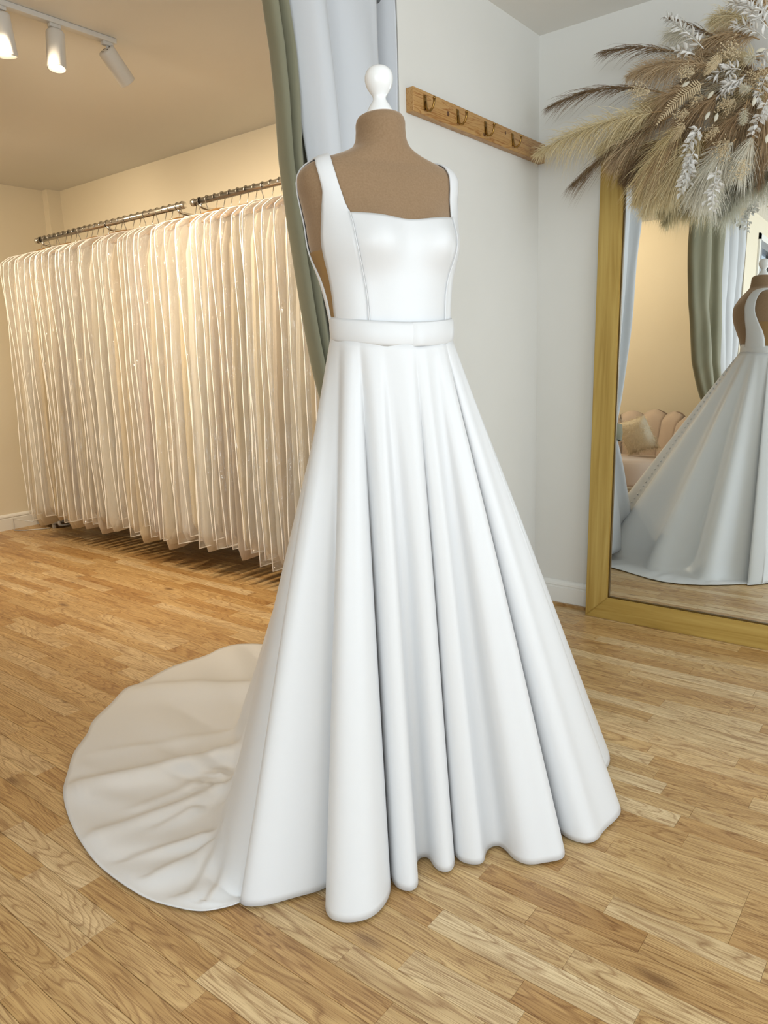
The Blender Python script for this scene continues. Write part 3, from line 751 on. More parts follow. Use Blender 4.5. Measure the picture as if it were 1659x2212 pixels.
# ------------------------------------------------------------------ garment bags with gowns
film_m = bpy.data.materials.new('clear_bag_film'); film_m.use_nodes = True
def film():
    mt = film_m; nt = mt.node_tree; nt.nodes.clear()
    out = nt.nodes.new('ShaderNodeOutputMaterial'); tr = nt.nodes.new('ShaderNodeBsdfTransparent'); gl = nt.nodes.new('ShaderNodeBsdfGlossy'); df = nt.nodes.new('ShaderNodeBsdfDiffuse')
    tl = nt.nodes.new('ShaderNodeBsdfTranslucent')
    tr.inputs[0].default_value = (1, 1, 1, 1); gl.inputs[0].default_value = (1, 1, 1, 1); gl.inputs['Roughness'].default_value = .11
    df.inputs[0].default_value = srgb(250, 247, 242); tl.inputs[0].default_value = srgb(250, 247, 242)
    v = coords(mt, (1, 1, .35)); n1 = noise(mt, v, 17, 4, .6, 1.2)
    b = nd(mt, 'ShaderNodeBump'); b.inputs['Strength'].default_value = 1.0; b.inputs['Distance'].default_value = .035; lk(mt, n1, b.inputs['Height'])
    lk(mt, b.outputs[0], gl.inputs['Normal'])
    hz = nd(mt, 'ShaderNodeMixShader'); hz.inputs[0].default_value = .5; lk(mt, df.outputs[0], hz.inputs[1]); lk(mt, tl.outputs[0], hz.inputs[2])
    m1 = nd(mt, 'ShaderNodeMixShader'); m1.inputs[0].default_value = .14; lk(mt, tr.outputs[0], m1.inputs[1]); lk(mt, hz.outputs[0], m1.inputs[2])
    m2 = nd(mt, 'ShaderNodeMixShader'); m2.inputs[0].default_value = .10; lk(mt, m1.outputs[0], m2.inputs[1]); lk(mt, gl.outputs[0], m2.inputs[2])
    lk(mt, m2.outputs[0], out.inputs[0])
film()
piping_m = mat('white_piping', srgb(244, 240, 234), 0.5)
hanger_m = mat('hanger_wood', srgb(160, 120, 72), 0.45)
wire_m = mat('hook_wire', srgb(185, 180, 172), 0.25, 1.0)
tulle_m = mat('ivory_gown_fabric', srgb(236, 226, 206), 0.7, **{'Sheen Weight': .2})
def tulle():
    oi = nd(tulle_m, 'ShaderNodeObjectInfo')
    r = ramp(tulle_m, [(0, srgb(236, 222, 194)), (.3, srgb(246, 241, 230)), (.5, srgb(228, 216, 200)), (.7, srgb(242, 230, 204)), (.88, srgb(246, 243, 236)), (1, srgb(222, 208, 196))]); lk(tulle_m, oi.outputs['Random'], r.inputs['Fac'])
    lk(tulle_m, r.outputs['Color'], bsdf(tulle_m).inputs['Base Color'])
    tl = nd(tulle_m, 'ShaderNodeBsdfTranslucent'); lk(tulle_m, r.outputs['Color'], tl.inputs[0]); mx = nd(tulle_m, 'ShaderNodeMixShader'); mx.inputs[0].default_value = .45
    out = [x for x in tulle_m.node_tree.nodes if x.type == 'OUTPUT_MATERIAL'][0]
    lk(tulle_m, bsdf(tulle_m).outputs[0], mx.inputs[1]); lk(tulle_m, tl.outputs[0], mx.inputs[2]); lk(tulle_m, mx.outputs[0], out.inputs[0])
    bump(tulle_m, noise(tulle_m, coords(tulle_m, (1, 1, .12)), 90, 3), .35, .006)
tulle()
def bag_variant(k):
    """meshes for one bag hanging from the rail centre (0,0,0); the bag lies in the y-z plane"""
    rg = random.Random(40+k)
    nk = rg.uniform(-.090, -.064)
    L = 1.80 + rg.uniform(-.05, .05); ph = [rg.uniform(0, 6.28) for _ in range(8)]
    zs = np.concatenate([np.linspace(-.088, -.20, 9), np.linspace(-.25, -L, 26)])
    def hw(z): return np.interp(-z, [.088, .104, .130, .17, .22, .6, 1.2, L], [.035, .13, .225, .285, .297, .300, .302, .305])
    def th(z): return np.interp(-z, [.088, .15, .4, 1.0, 1.5, L-.05, L], [.008, .018, .021, .022, .023, .022, .012])
    def off(z, y): return .005*math.sin(2.1*z + ph[0]) * (-z/1.8) + .002*math.sin(5*z + ph[1] + 4*y)*min(1, -z/.5)
    def edge(z): return .012*math.sin(2.9*z + ph[2]) + .003*math.sin(11*z + ph[3])
    NPH = 36; V = []
    for z in zs:
        for j in range(NPH):
            t = 2*PI*j/NPH; c, s = math.cos(t), math.sin(t)
            y = (hw(z) + edge(z)*min(1, max(0, (-z-.15)*4)))*np.sign(c)*abs(c)**.42
            wr = .003*math.sin(38*y + ph[4] + 2.5*z) + .002*math.sin(9*z + 60*y + ph[5])
            V.append((off(z, y) + th(z)*np.sign(s)*abs(s)**.5*(.82+.18*math.sin(6*z+ph[6])) + wr*abs(s), y, z + .012*math.sin(5*y+ph[7])*(z < -1.5)))
    f = [(i*NPH+j, i*NPH+(j+1) % NPH, (i+1)*NPH+(j+1) % NPH, (i+1)*NPH+j) for i in range(len(zs)-1) for j in range(NPH)]
    f.append(tuple((len(zs)-1)*NPH+j for j in range(NPH)))
    cover = mesh('cover', V, f)
    # white piping round the outline
    path = []
    for z in zs[::1]: path.append((off(z, -1*hw(z)), -(hw(z) + edge(z)*min(1, max(0, (-z-.15)*4))) - .002, z + .012*math.sin(-5*hw(z)+ph[7])*(z < -1.5)))
    zb = zs[-1]
    for y in np.linspace(-hw(zb), hw(zb), 12)[1:-1]: path.append((off(zb, y) + .006*math.sin(20*y), y, zb + .012*math.sin(5*y+ph[7])))
    for z in zs[::-1]: path.append((off(z, hw(z)), (hw(z) + edge(z)*min(1, max(0, (-z-.15)*4))) + .002, z + .012*math.sin(5*hw(z)+ph[7])*(z < -1.5)))
    pb = MB().tube(path, .0031, 6, closed=True)
    # zip line down the front face
    pb2 = [(off(z, .02) + th(z) + .004, -.07 + .02*math.sin(3*z+ph[1]), z) for z in zs[2:-2]]
    piping = mesh('piping', pb.v, pb.f)
    # gown
    gz = np.concatenate([np.linspace(-.115, -.30, 6), np.linspace(-.36, -(L + rg.uniform(-.02, .045)), 26)]); gl_ = gz[-1]; V = []; NG = 56
    gy = rg.uniform(-.006, .006); wid = rg.uniform(.90, .99)
    for i, z in enumerate(gz):
        w_ = np.interp(-z, [.11, .16, .30, .50, .62, 1.0, 1.4, 1.85], [.12, .21, .255, .262, .268, .285, .292, .296])*wid
        t_ = np.interp(-z, [.11, .30, .55, 1.0, 1.5, 1.85], [.006, .013, .015, .017, .018, .018])
        if i == len(gz)-1: t_ *= .5; w_ *= .93
        for j in range(NG):
            t = 2*PI*j/NG; c, s = math.cos(t), math.sin(t); y = w_*np.sign(c)*abs(c)**.42
            x_ = t_*np.sign(s)*abs(s)**.5
            fo = .0035*math.sin(y*70 + ph[5])*min(1, max(0, (-z-.55)*1.6))
            V.append((off(z, y) + t_*np.sign(s)*abs(s)**.5 + fo, y + gy + .010*math.sin(x_*330 + ph[3])*min(1, max(0, (-z-.3)*2))*np.sign(c)*(abs(c) > .5), z + (.018*math.sin(y*14+ph[2]) if i > len(gz)-3 else 0)))
    f = [(i*NG+j, i*NG+(j+1) % NG, (i+1)*NG+(j+1) % NG, (i+1)*NG+j) for i in range(len(gz)-1) for j in range(NG)]
    f.append(tuple((len(gz)-1)*NG+j for j in range(NG)))
    dress = mesh('gown', V, f)
    # wooden hanger and wire hook
    hp = [(0, y, nk - .085*(abs(y)/.21)**1.4) for y in np.linspace(-.21, .21, 17)]
    hb = MB().tube(hp, [.006] + [.0105]*15 + [.006], 8); hanger = mesh('hanger', hb.v, hb.f)
    hk_ = [(0, .0195*math.cos(t), .0195*math.sin(t)) for t in np.linspace(math.radians(-35), math.radians(200), 14)]
    hk_ = [(0, 0, nk), (0, .002, -.050), (0, .010, -.030)] + hk_
    hb = MB().tube(hk_, .0024, 6); hook = mesh('hook', hb.v, hb.f)
    return cover, piping, dress, hanger, hook
VARS = [bag_variant(k) for k in range(7)]
for cv, pp, dr, hg, hk2 in VARS:
    for me, mt in ((cv, film_m), (pp, piping_m), (dr, tulle_m), (hg, hanger_m), (hk2, wire_m)): me.materials.append(mt)
xs = []; x = -5.015
while x < -1.80:
    if not (-3.48 < x < -3.39): xs.append(x)
    elif x < -3.43: xs.append(-3.485)
    else: xs.append(-3.385)
    x += random.uniform(.058, .066)
def ordinal(n): return '%d%s' % (n, 'th' if 10 <= n % 100 <= 20 else {1: 'st', 2: 'nd', 3: 'rd'}.get(n % 10, 'th'))
for i, x in enumerate(xs):
    cv, pp, dr, hg, hk2 = VARS[(i*3 + random.choice((0, 1, 2))) % 7]
    b = empty('garment_bag', (x, RY, RZ), random.uniform(-.014, .014) + (PI if random.random() < .4 else 0))
    b.scale = (1, random.uniform(.90, 1.06), random.uniform(.985, 1.02))
    tag(b, 'clear garment bag over an ivory gown, %s along the rails from the far wall' % ordinal(i+1), 'garment bag', 'bagged gowns on the chrome rails')
    h = link('hanger', hg, None, b); link('hook', hk2, None, h)
    link('gown', dr, None, b); c = link('cover', cv, None, b); link('piping', pp, None, c)

# ------------------------------------------------------------------ bits on the floor under the gowns
plas_m = mat('pale_grey_plastic', srgb(205, 205, 205), 0.45)
cr = empty('plastic_box', (-5.20, 2.80, 0)); tag(cr, 'pale grey plastic box with a handle loop on the floor under the bagged gowns', 'box')
def ring_panel(x, y0, y1, z0, z1, t):
    """rounded handle loop with an oval hole"""
    n = 28; mb = MB(); yc, zc = (y0+y1)/2, (z0+z1)/2; V = []
    for xx in (x, x+t):
        for sc_ in (1.0, .62):
            for k in range(n):
                a = 2*PI*k/n; c, s = math.cos(a), math.sin(a)
                V.append((xx, yc + (y1-y0)/2*sc_**.6*np.sign(c)*abs(c)**.55, zc + (z1-z0)/2*sc_*np.sign(s)*abs(s)**.6))
    F = []
    for k in range(n):
        k2 = (k+1) % n; F += [(k, k2, n+k2, n+k), (2*n+k, 3*n+k, 3*n+k2, 2*n+k2), (k, 2*n+k, 2*n+k2, k2), (n+k, n+k2, 3*n+k2, 3*n+k)]
    return mb.add(V, F)
MB().bbox((-5.46, 2.66, .035), (-5.215, 2.90, .24), .012).build('body', plas_m, cr)
ring_panel(-5.215, 2.70, 2.86, .012, .070, .014).build('handle', plas_m, cr)
fe = MB()
for (xa, ya) in ((-5.43, 2.69), (-5.43, 2.87), (-5.25, 2.69), (-5.25, 2.87)):
    MB().lathe([(.014, 0), (.014, .036)], (xa, ya, 0), 10).build('foot', plas_m, cr)
wl2 = MB().tube([(-5.35, 2.60, .11), (-5.30, 2.62, .09), (-5.28, 2.55, .075), (-5.40, 2.50, .085), (-5.44, 2.49, .09), (-5.445, 2.49, .05), (-5.44, 2.485, .004), (-5.36, 2.53, .004), (-5.30, 2.60, .006), (-5.26, 2.665, .006)], .004, 6)
tag(wl2.build('white_cable', plas_m), 'loose white cable bent on the floor beside the plastic box', 'cable')

# ------------------------------------------------------------------ dried flower arrangement over the mirror corner
def dry(name, c0, c1, rough=.8, trans=.35):
    mt = mat(name, c0, rough)
    oi = nd(mt, 'ShaderNodeObjectInfo'); v = coords(mt); n = noise(mt, v, 40, 2)
    ad = nd(mt, 'ShaderNodeMath', operation='ADD'); lk(mt, oi.outputs['Random'], ad.inputs[0]); lk(mt, n, ad.inputs[1])
    mu = nd(mt, 'ShaderNodeMath', operation='MULTIPLY'); lk(mt, ad.outputs[0], mu.inputs[0]); mu.inputs[1].default_value = .5
    r = ramp(mt, [(.2, c0), (.8, c1)]); lk(mt, mu.outputs[0], r.inputs['Fac']); lk(mt, r.outputs['Color'], bsdf(mt).inputs['Base Color'])
    tl = nd(mt, 'ShaderNodeBsdfTranslucent'); lk(mt, r.outputs['Color'], tl.inputs[0]); mx = nd(mt, 'ShaderNodeMixShader'); mx.inputs[0].default_value = trans
    out = [x for x in mt.node_tree.nodes if x.type == 'OUTPUT_MATERIAL'][0]
    lk(mt, bsdf(mt).outputs[0], mx.inputs[1]); lk(mt, tl.outputs[0], mx.inputs[2]); lk(mt, mx.outputs[0], out.inputs[0]); return mt
cream_d = dry('cream_pampas', srgb(222, 202, 152), srgb(238, 226, 192))
pale_d = dry('pale_pampas', srgb(224, 218, 196), srgb(240, 236, 222))
tan_d = dry('tan_pampas', srgb(186, 156, 118), srgb(216, 192, 156))
brown_d = dry('brown_reed', srgb(96, 74, 50), srgb(138, 112, 80), .8, .15)
white_d = dry('bleached_leaf', srgb(236, 233, 226), srgb(250, 248, 244), .7, .3)
seed_d = dry('beige_seed_head', srgb(196, 174, 136), srgb(226, 208, 172), .8, .1)
stem_d = dry('dry_stem', srgb(150, 120, 80), srgb(180, 150, 108), .8, .05)
FC = at(1668, 175, 1, 2.90)
arr = empty('dried_flower_arrangement', tuple(FC)); tag(arr, 'large spray of dried pampas grass, reeds and bleached leaves over the mirror corner', 'dried flowers')
def bez(p0, p1, p2, n):
    t = np.linspace(0, 1, n)[:, None]; return (1-t)**2*p0 + 2*t*(1-t)*p1 + t*t*p2
class Hair:
    def __init__(s): s.v = []; s.f = []
    def strand(s, p0, p1, p2, w, seg=3):
        P = bez(p0, p1, p2, seg+1); d = P[-1]-P[0]; k = RNG.normal(size=3); a = np.cross(d, k); a /= np.linalg.norm(a)+1e-9
        n = len(s.v)
        for i in range(seg): 
            ww = w*(1-.75*i/seg); s.v.append(P[i]-a*ww); s.v.append(P[i]+a*ww)
        s.v.append(P[-1])
        for i in range(seg-1): b = n+2*i; s.f.append((b, b+1, b+3, b+2))
        b = n+2*(seg-1); s.f.append((b, b+1, b+2))
def plume(path, R, n, L, w, mt, name, droop=.25, lean=.75, tip=.25, start=.15):
    """feathery seed head: path = stem curve, strands leave it at a slant and droop"""
    P = np.asarray(path); h = Hair(); m_ = len(P)
    for _ in range(n):
        t = start + (1-start)*RNG.random()**.85; x = t*(m_-1); i = min(int(x), m_-2); c = P[i] + (P[i+1]-P[i])*(x-i)
        tg = P[i+1]-P[i]; tg /= np.linalg.norm(tg)
        rd = RNG.normal(size=3); rd -= tg*(rd @ tg); rd /= np.linalg.norm(rd)+1e-9
        env = math.sin(PI*min(1, (t-start)/(1-start)*.80+.16))**.7*(1-(1-tip)*t*.3)
        l = L*env*RNG.uniform(.5, 1.15); d = tg*lean + rd*(1-lean)*R*RNG.uniform(.3, 1.2)
        e = c + d*l + np.array([0, 0, -droop*l*RNG.uniform(.3, 1.3)]); mid = c + d*l*.55 + rd*l*.06
        h.strand(c, mid, e, w)
    o = part(name, h.v, h.f, mt, arr, False)
    sb = MB().tube(P, np.linspace(.0022, .0008, m_), 5)
    link('stem', mesh('stem', np.asarray(sb.v) - np.array(arr.location), sb.f), stem_d, o)
    return o
def A_(px, py, y): return at(px, py, 1, y)
def curve(s, e, ys, ye, bend=0.0, n=12):
    p0, p2 = A_(*s, ys), A_(*e, ye); m_ = (p0+p2)/2 + np.array([0, -.02, bend]); return bez(p0, m_, p2, n)
def leaf_mesh(l, wd):
    V = [(0, 0, 0), (l*.25, wd*.8, .004), (l*.55, wd, .007), (l, 0, .002), (l*.55, -wd, .007), (l*.25, -wd*.8, .004), (l*.5, 0, -.001)]
    return mesh('leaf', V, [(0, 6, 1), (1, 6, 2), (2, 6, 3), (3, 6, 4), (4, 6, 5), (5, 6, 0)])
LEAF = leaf_mesh(.028, .0065); LEAF.materials.append(white_d); SLIM = leaf_mesh(.034, .0036); SLIM.materials.append(white_d)
def spray(path, n, me, spread=1.0, sz=1.0, name='leaf_spray'):
    """bleached leaf spray: a stem with separate pointed leaves"""
    P = np.asarray(path); m_ = len(P)
    sb = MB().tube(P, np.linspace(.0018, .0008, m_), 5); so = sb.build(name, white_d, arr)
    for k in range(n):
        t = .08 + .92*(k+.5)/n; x = t*(m_-1); i = min(int(x), m_-2); c = P[i] + (P[i+1]-P[i])*(x-i)
        tg = P[i+1]-P[i]; tg /= np.linalg.norm(tg)
        rd = RNG.normal(size=3); rd[1] *= .6; rd -= tg*(rd @ tg); rd /= np.linalg.norm(rd)+1e-9
        d = Vector(tg*RNG.uniform(.3, .9) + rd*spread).normalized()
        o = link('leaf', me, None, so); o.location = c + np.array(d)*.002 - FC
        o.rotation_mode = 'QUATERNION'; q_ = d.to_track_quat('X', 'Z'); 
        o.rotation_quaternion = q_ @ Vector((1, 0, 0)).rotation_difference(Vector((1, 0, 0)))
        o.rotation_quaternion = q_ @ Matrix.Rotation(RNG.uniform(-1.2, 1.2), 3, 'X').to_quaternion()
        k_ = sz*RNG.uniform(.7, 1.15)*(1.1-.3*t); o.scale = (k_, k_, k_)
def fern(path, wd, n, name='fern_frond'):
    P = np.asarray(path); m_ = len(P); h = MB().tube(P, np.linspace(.0018, .0006, m_), 5)
    nrm = np.array([.35, -.9, .2])
    for k in range(n):
        t = .05 + .95*k/n; x = t*(m_-1); i = min(int(x), m_-2); c = P[i] + (P[i+1]-P[i])*(x-i); tg = P[i+1]-P[i]; tg /= np.linalg.norm(tg)
        side = np.cross(tg, nrm); side /= np.linalg.norm(side); l = wd*math.sin(PI*min(1, t*.75+.2))**.8*(1.05-t*.6)
        for s in (-1, 1):
            d = side*s*.9 + tg*.45; d /= np.linalg.norm(d); wv = np.cross(d, nrm); wv /= np.linalg.norm(wv)
            e = c + d*l + nrm*.006*math.sin(k); a = .0021
            h.add([c-wv*a*.6, c+wv*a*.6, c+d*l*.5+wv*a-nrm*.002, e, c+d*l*.5-wv*a-nrm*.002], [(0, 1, 2, 4), (4, 2, 3)])
    return h.build(name, seed_d, arr, False)
def seeds(c, R, n, name='seed_cluster'):
    h = MB(); c = np.asarray(c); root = c + (FC-c)/np.linalg.norm(FC-c)*R*1.3
    for _ in range(n):
        p = c + RNG.normal(size=3)*R*np.array([.5, .35, .5]); r = RNG.uniform(.0016, .0030)
        h.add([p+(r, 0, 0), p-(r, 0, 0), p+(0, r, 0), p-(0, r, 0), p+(0, 0, r), p-(0, 0, r)], [(0, 2, 4), (2, 1, 4), (1, 3, 4), (3, 0, 4), (2, 0, 5), (1, 2, 5), (3, 1, 5), (0, 3, 5)])
        if _ % 5 == 0: h.tube([root, (root+p)/2 + RNG.normal(size=3)*.004, p], .0006, 3, False)
    return tag(h.build(name, seed_d, arr, False), kind='stuff')
# dark reeds
for s, e, b, n, L in [((1560, 88), (1438, 36), .01, 150, .13), ((1520, 128), (1296, 114), .045, 210, .20), ((1450, 205), (1185, 232), .085, 300, .22), ((1452, 250), (1236, 400), .04, 300, .24),
                      ((1540, 235), (1440, 330), .02, 160, .16), ((1590, 280), (1560, 360), .0, 120, .14), ((1655, 240), (1640, 390), 0, 140, .16), ((1600, 190), (1470, 240), .02, 160, .16), ((1659, 60), (1600, -40), .02, 120, .16)]:
    plume(curve(s, e, 2.86, 2.93, b), 1.3, n, L, .0009, brown_d, 'reed_plume', .35, .86, .25, .05)
# pampas
for s, e, b, n, L, mt in [((1430, 240), (1156, 335), .05, 760, .115, cream_d), ((1480, 265), (1372, 440), .05, 800, .12, cream_d), ((1520, 285), (1430, 440), .03, 700, .12, cream_d),
                          ((1590, 300), (1490, 430), .03, 700, .12, pale_d), ((1545, 145), (1356, 166), .05, 700, .10, tan_d), ((1640, 85), (1505, 112), .06, 600, .10, tan_d),
                          ((1625, 55), (1535, 50), .05, 450, .09, cream_d), ((1640, 130), (1530, 155), .05, 560, .09, cream_d), ((1620, 215), (1602, 285), .0, 420, .075, tan_d),
                          ((1655, 200), (1652, 350), .0, 560, .09, tan_d), ((1600, 240), (1535, 345), .02, 600, .10, tan_d), ((1560, 205), (1450, 290), .03, 560, .10, tan_d),
                          ((1500, 190), (1400, 250), .03, 520, .10, tan_d), ((1630, 290), (1590, 380), .0, 500, .09, pale_d), ((1659, 20), (1610, -60), .02, 400, .10, tan_d), ((1500, 90), (1440, 75), .03, 320, .08, pale_d),
                          ((1470, 300), (1405, 400), .02, 600, .11, tan_d), ((1700, 150), (1760, 260), .05, 600, .11, cream_d), ((1700, 100), (1800, 60), .05, 600, .11, tan_d), ((1720, 200), (1740, 380), .03, 600, .11, pale_d)]:
    plume(curve(s, e, 2.84, 2.94, b), 1.9, int(n*1.7), L*1.25, .0010, mt, 'pampas_plume', .55, .58, .35, .06)
# filler plumes packed round the centre
for k in range(26):
    an = math.radians(RNG.uniform(150, 275)); r0 = RNG.uniform(0, 50); r1 = r0 + RNG.uniform(70, 120)
    s = (1650 + r0*math.cos(an), 170 - r0*math.sin(an)); e = (1650 + r1*1.25*math.cos(an), 170 - r1*math.sin(an)*1.1)
    plume(curve(s, e, RNG.uniform(2.86, 2.92), RNG.uniform(2.90, 2.97), RNG.uniform(.0, .04)), 1.8, 620, .105, .0010, (tan_d, cream_d, tan_d, pale_d, brown_d)[k % 5], 'pampas_plume', .4, .6, .35, .05)
for s, e, b, mt in [((1400, 290), (1318, 360), .03, tan_d), ((1420, 270), (1290, 330), .04, cream_d), ((1440, 300), (1345, 390), .03, brown_d), ((1460, 310), (1390, 465), .02, cream_d), ((1560, 330), (1520, 450), .01, pale_d), ((1470, 200), (1330, 290), .04, cream_d), ((1480, 215), (1350, 320), .04, tan_d)]:
    plume(curve(s, e, 2.88, 2.95, b), 1.8, 900, .13, .0010, mt, 'pampas_plume', .55, .6, .35, .05)
# bunny tails and pods
for s, e in [((1640, 195), (1600, 190)), ((1615, 215), (1605, 270)), ((1650, 120), (1610, 130))]:
    plume(curve(s, e, 2.80, 2.80, .0, 8), 2.2, 420, .022, .0006, pale_d, 'bunny_tail', .1, .45, .9, .35)
pod = MB().lathe([(.0005, -.018), (.005, -.012), (.0085, -.002), (.0075, .008), (.003, .016), (.0005, .019)], (0, 0, 0), 10); PODM = mesh('seed_pod', pod.v, pod.f); PODM.materials.append(pale_d)
for px, py, rx in [(1528, 250, .5), (1547, 254, .3), (1481, 182, 1.1), (1657, 300, .1), (1629, 220, .2), (1643, 108, 1.4), (1535, 205, .7)]:
    o = link('seed_pod', PODM, None, arr); o.location = A_(px, py, 2.79) - FC; o.rotation_euler = (0, rx, .3); o.scale = (.75, .4, .75)
# bleached leaves
for s, e, b, n, me, sp in [((1659, 60), (1575, 5), .03, 34, SLIM, 1.1), ((1655, 85), (1590, 55), .02, 30, SLIM, 1.1), ((1659, 30), (1600, -5), .0, 26, SLIM, 1.1), ((1520, 105), (1440, 42), .02, 26, SLIM, .8), ((1500, 118), (1460, 112), .01, 12, LEAF, 1.0),
                        ((1600, 150), (1540, 168), .02, 26, SLIM, 1.1), ((1605, 170), (1555, 205), .01, 26, SLIM, 1.1), ((1600, 190), (1570, 185), .01, 18, SLIM, 1.1), ((1515, 275), (1480, 335), .01, 30, LEAF, .9), ((1500, 325), (1470, 422), .02, 40, LEAF, 1.0), ((1490, 340), (1490, 400), .0, 24, LEAF, 1.0),
                        ((1548, 360), (1540, 458), .0, 26, LEAF, 1.0), ((1556, 385), (1524, 440), .0, 18, LEAF, 1.0), ((1659, 160), (1634, 230), .02, 24, LEAF, 1.0), ((1659, 215), (1627, 292), .0, 26, LEAF, 1.0), ((1655, 105), (1640, 140), .0, 16, SLIM, 1.1), ((1700, 120), (1720, 40), .03, 24, SLIM, 1.1)]:
    spray(curve(s, e, 2.80, 2.84, b), int(n*1.25), me, sp, 1.0)
fern(curve((1520, 180), (1416, 272), 2.81, 2.83, .03, 16), .038, 24)
fern(curve((1480, 265), (1440, 320), 2.82, 2.86, .0, 14), .03, 17)
fern(curve((1560, 120), (1520, 165), 2.80, 2.82, .0, 14), .03, 16)
for px, py, R, n in [(1378, 200, .032, 150), (1478, 156, .026, 130), (1578, 112, .034, 170), (1566, 228, .028, 150), (1560, 325, .03, 130), (1470, 250, .022, 90), (1535, 290, .024, 100), (1640, 170, .05, 260), (1600, 370, .03, 90), (1500, 215, .02, 80)]:
    seeds(A_(px, py, 2.80), R, n)
fb = MB().bbox(tuple(FC + (-.06, -.0, -.05)), tuple(FC + (.16, .06, .05)), .015).build('floral_foam', stem_d, arr)

# ------------------------------------------------------------------ scalloped armchair in the gown room (seen in the mirror)
chair_m = mat('blush_velvet', srgb(196, 176, 158), 0.85, **{'Sheen Weight': .5, 'Sheen Roughness': .4})
pipe_m = mat('chair_piping', srgb(130, 112, 100), .8)
leg_m = mat('gold_leg', srgb(205, 160, 70), .25, 1.0)
ch = empty('armchair', (-2.19, .02, 0), math.radians(8)); ch.scale = (1.08, 1.08, 1.04); tag(ch, 'blush velvet armchair with scalloped shell back and gold legs, seen in the mirror', 'armchair')
def cpart(name, V, F, mt, par=None, smooth=True): return link(name, mesh(name, V, F, smooth), mt, par or ch)
# shell back: upright channels fanned round the seat, local axes: front = +y
NCH = 9; 
for k in range(NCH):
    a0 = math.radians(-20 + 220*k/NCH); a1 = math.radians(-20 + 220*(k+1)/NCH); V = []; na, nz = 11, 14
    f_ = (k+.5)/NCH; top = .50 + .25*math.sin(PI*f_)**.8
    for i in range(na):
        t = i/(na-1); an = a0 + (a1-a0)*t; bul = math.sin(PI*t)
        for j in range(nz):
            v = j/(nz-1); z = .23 + (top + .035*bul - .23)*v; lean = .07*v
            for_r = .355 + lean
            V.append((for_r*math.cos(an+PI)*1.06, for_r*math.sin(an+PI)*.96 - 0.0, z) if False else (math.cos(an)*(for_r*1.06), -math.sin(an)*(for_r*.96), z))
    # outer skin and padded inner skin
    Vo = np.array(V); inn = Vo.copy(); 
    for q_ in range(len(inn)):
        i, j = divmod(q_, nz); t = i/(na-1); v = j/(nz-1); s_ = 1 - (.20 + .045*math.sin(PI*t))*(1-.25*v*v)
        inn[q_, 0] *= s_; inn[q_, 1] *= s_
        if j == nz-1: inn[q_] = Vo[q_]*.55 + inn[q_]*.45; inn[q_, 2] = Vo[q_, 2] + .012
    F = grid_faces(na, nz) + [tuple(x + na*nz for x in q_[::-1]) for q_ in grid_faces(na, nz)]
    n0 = na*nz
    for i in range(na-1): F += [(i*nz+nz-1, (i+1)*nz+nz-1, n0+(i+1)*nz+nz-1, n0+i*nz+nz-1), (i*nz, n0+i*nz, n0+(i+1)*nz, (i+1)*nz)]
    for i in (0, na-1):
        for j in range(nz-1): F.append((i*nz+j, i*nz+j+1, n0+i*nz+j+1, n0+i*nz+j))
    o = cpart('back_channel', np.vstack([Vo, inn]), F, chair_m)
    ed = MB().tube([Vo[i*nz+nz-1] + (0, 0, .004) for i in range(na)], .006, 6); cpart('piping', ed.v, ed.f, pipe_m, o)
for s in (0, 1):
    an = math.radians(-20 if s == 0 else 200); pts = [(math.cos(an)*(.36+.07*v)*1.06, -math.sin(an)*(.36+.07*v)*.96, .23 + .27*v) for v in np.linspace(0, 1, 8)]
    ed = MB().tube(pts, .007, 6); cpart('arm_piping', ed.v, ed.f, pipe_m)
V = []; nn = 36; lay = [(.0, .235, .93), (0, .235, 1.0), (0, .26, 1.02), (0, .36, 1.03), (0, .40, 1.02), (0, .425, .97), (0, .432, .80), (0, .434, .3)]
for _, z, s_ in lay:
    for k in range(nn):
        an = 2*PI*k/nn; c, sn = math.cos(an), math.sin(an); V.append((.305*s_*np.sign(c)*abs(c)**.7, .04 + .31*s_*np.sign(sn)*abs(sn)**.6, z))
F = [(i*nn+j, i*nn+(j+1) % nn, (i+1)*nn+(j+1) % nn, (i+1)*nn+j) for i in range(len(lay)-1) for j in range(nn)] + [tuple(range(nn))[::-1], tuple((len(lay)-1)*nn+j for j in range(nn))]
cpart('seat_cushion', V, F, chair_m)
for sx in (-1, 1):
    for y in (.28, -.24):
        lb = MB().tube([(sx*.26, y, .24), (sx*.285, y*1.08, .0)], [.016, .009], 12); lo = cpart('leg', lb.v, lb.f, leg_m)
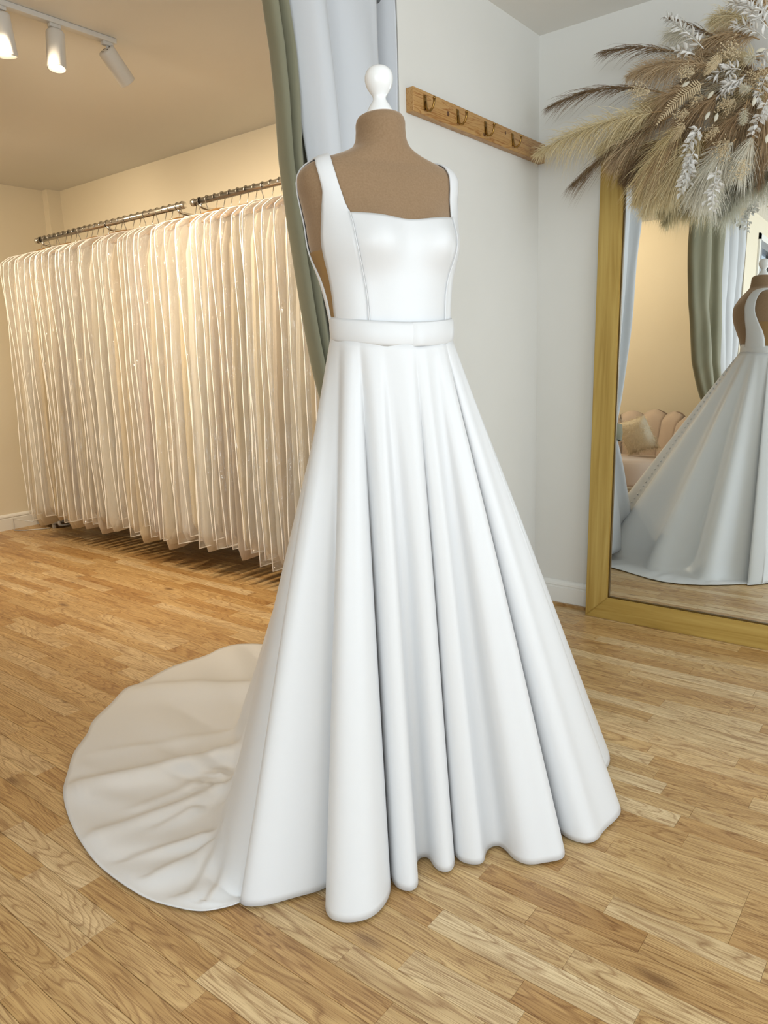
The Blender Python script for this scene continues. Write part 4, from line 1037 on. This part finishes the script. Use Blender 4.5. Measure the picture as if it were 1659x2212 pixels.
# fur cushion leaning in the chair
fur_m = dry('cream_fur', srgb(222, 206, 172), srgb(240, 230, 208), .9, .2)
cu = empty('fur_cushion', (-2.07, .00, .456)); tag(cu, 'cream long-fur scatter cushion leaning in the blush armchair', 'cushion')
R3 = Matrix.Rotation(math.radians(14), 3, 'Z') @ Matrix.Rotation(math.radians(-22), 3, 'X') @ Matrix.Rotation(math.radians(-16), 3, 'Y')
V = []; nn = 18
for s in (1, -1):
    for i in range(nn+1):
        for j in range(nn+1):
            u, v = -1+2*i/nn, -1+2*j/nn; pin_ = 1 - .10*(abs(u*v))**0 * ((1-u*u)*.0)
            hgt = .055*((1-u**4)*(1-v**4))**.5; p = Vector((u*.145*(1-.07*(1-v*v)), s*hgt, v*.145*(1-.07*(1-u*u)) + .16)); V.append((R3 @ p)[:])
g1 = grid_faces(nn+1, nn+1); F = g1 + [tuple(x + (nn+1)**2 for x in q_[::-1]) for q_ in g1]
V = np.array(V); V[:, 2] -= V[:, 2].min() - .004
link('cushion_pad', mesh('cushion_pad', V, F), fur_m, cu)
h = Hair()
for q_ in RNG.choice(len(V), 2600):
    p = V[q_] + RNG.normal(size=3)*.006; c = V.mean(0); d = p-c; d /= np.linalg.norm(d); d = d*.6 + RNG.normal(size=3)*.35 + np.array([0, 0, -.25]); h.strand(p, p + d*.016, p + d*.034 + np.array([0, 0, -.008]), .0012, 2)
h.v = [(x, y, max(z, .002)) for x, y, z in h.v]
tag(link('fur', mesh('fur', h.v, h.f, False), fur_m, cu), kind='stuff')

# ------------------------------------------------------------------ grey-framed glazed door, a sliver of it in the mirror
al_m = mat('grey_aluminium', srgb(150, 152, 155), .4, .6)
pane_m = mat('door_glass', (.85, .9, .92, 1), .02, 0, **{'Transmission Weight': 1.0, 'IOR': 1.1})
dm = MB(); x0, x1 = XC-.07, XC+.012
dm.box((x0, DY1-.06, 0), (x1, DY1, DZ)).box((x0, DY0, 0), (x1, DY0+.06, DZ)).box((x0, DY0+.06, DZ-.06), (x1, DY1-.06, DZ)).box((x0, DY0+.06, 0), (x1, DY1-.06, .10)).box((x0+.01, (DY0+DY1)/2-.03, .10), (x1-.01, (DY0+DY1)/2+.03, DZ-.06))
door = struct('door_1', dm, al_m)
for a, b in ((DY0+.06, (DY0+DY1)/2-.03), ((DY0+DY1)/2+.03, DY1-.06)):
    MB().box((XC-.04, a, .10), (XC-.034, b, DZ-.06)).build('pane', pane_m, door, False)
struct('trim_3', MB().box((XC-.002, DY1, 0), (XC+.014, DY1+.05, DZ+.05)).box((XC-.002, DY0-.05, DZ), (XC+.014, DY1+.05, DZ+.05)).box((XC-.002, DY0-.05, 0), (XC+.014, DY0, DZ+.05)), trim_m)
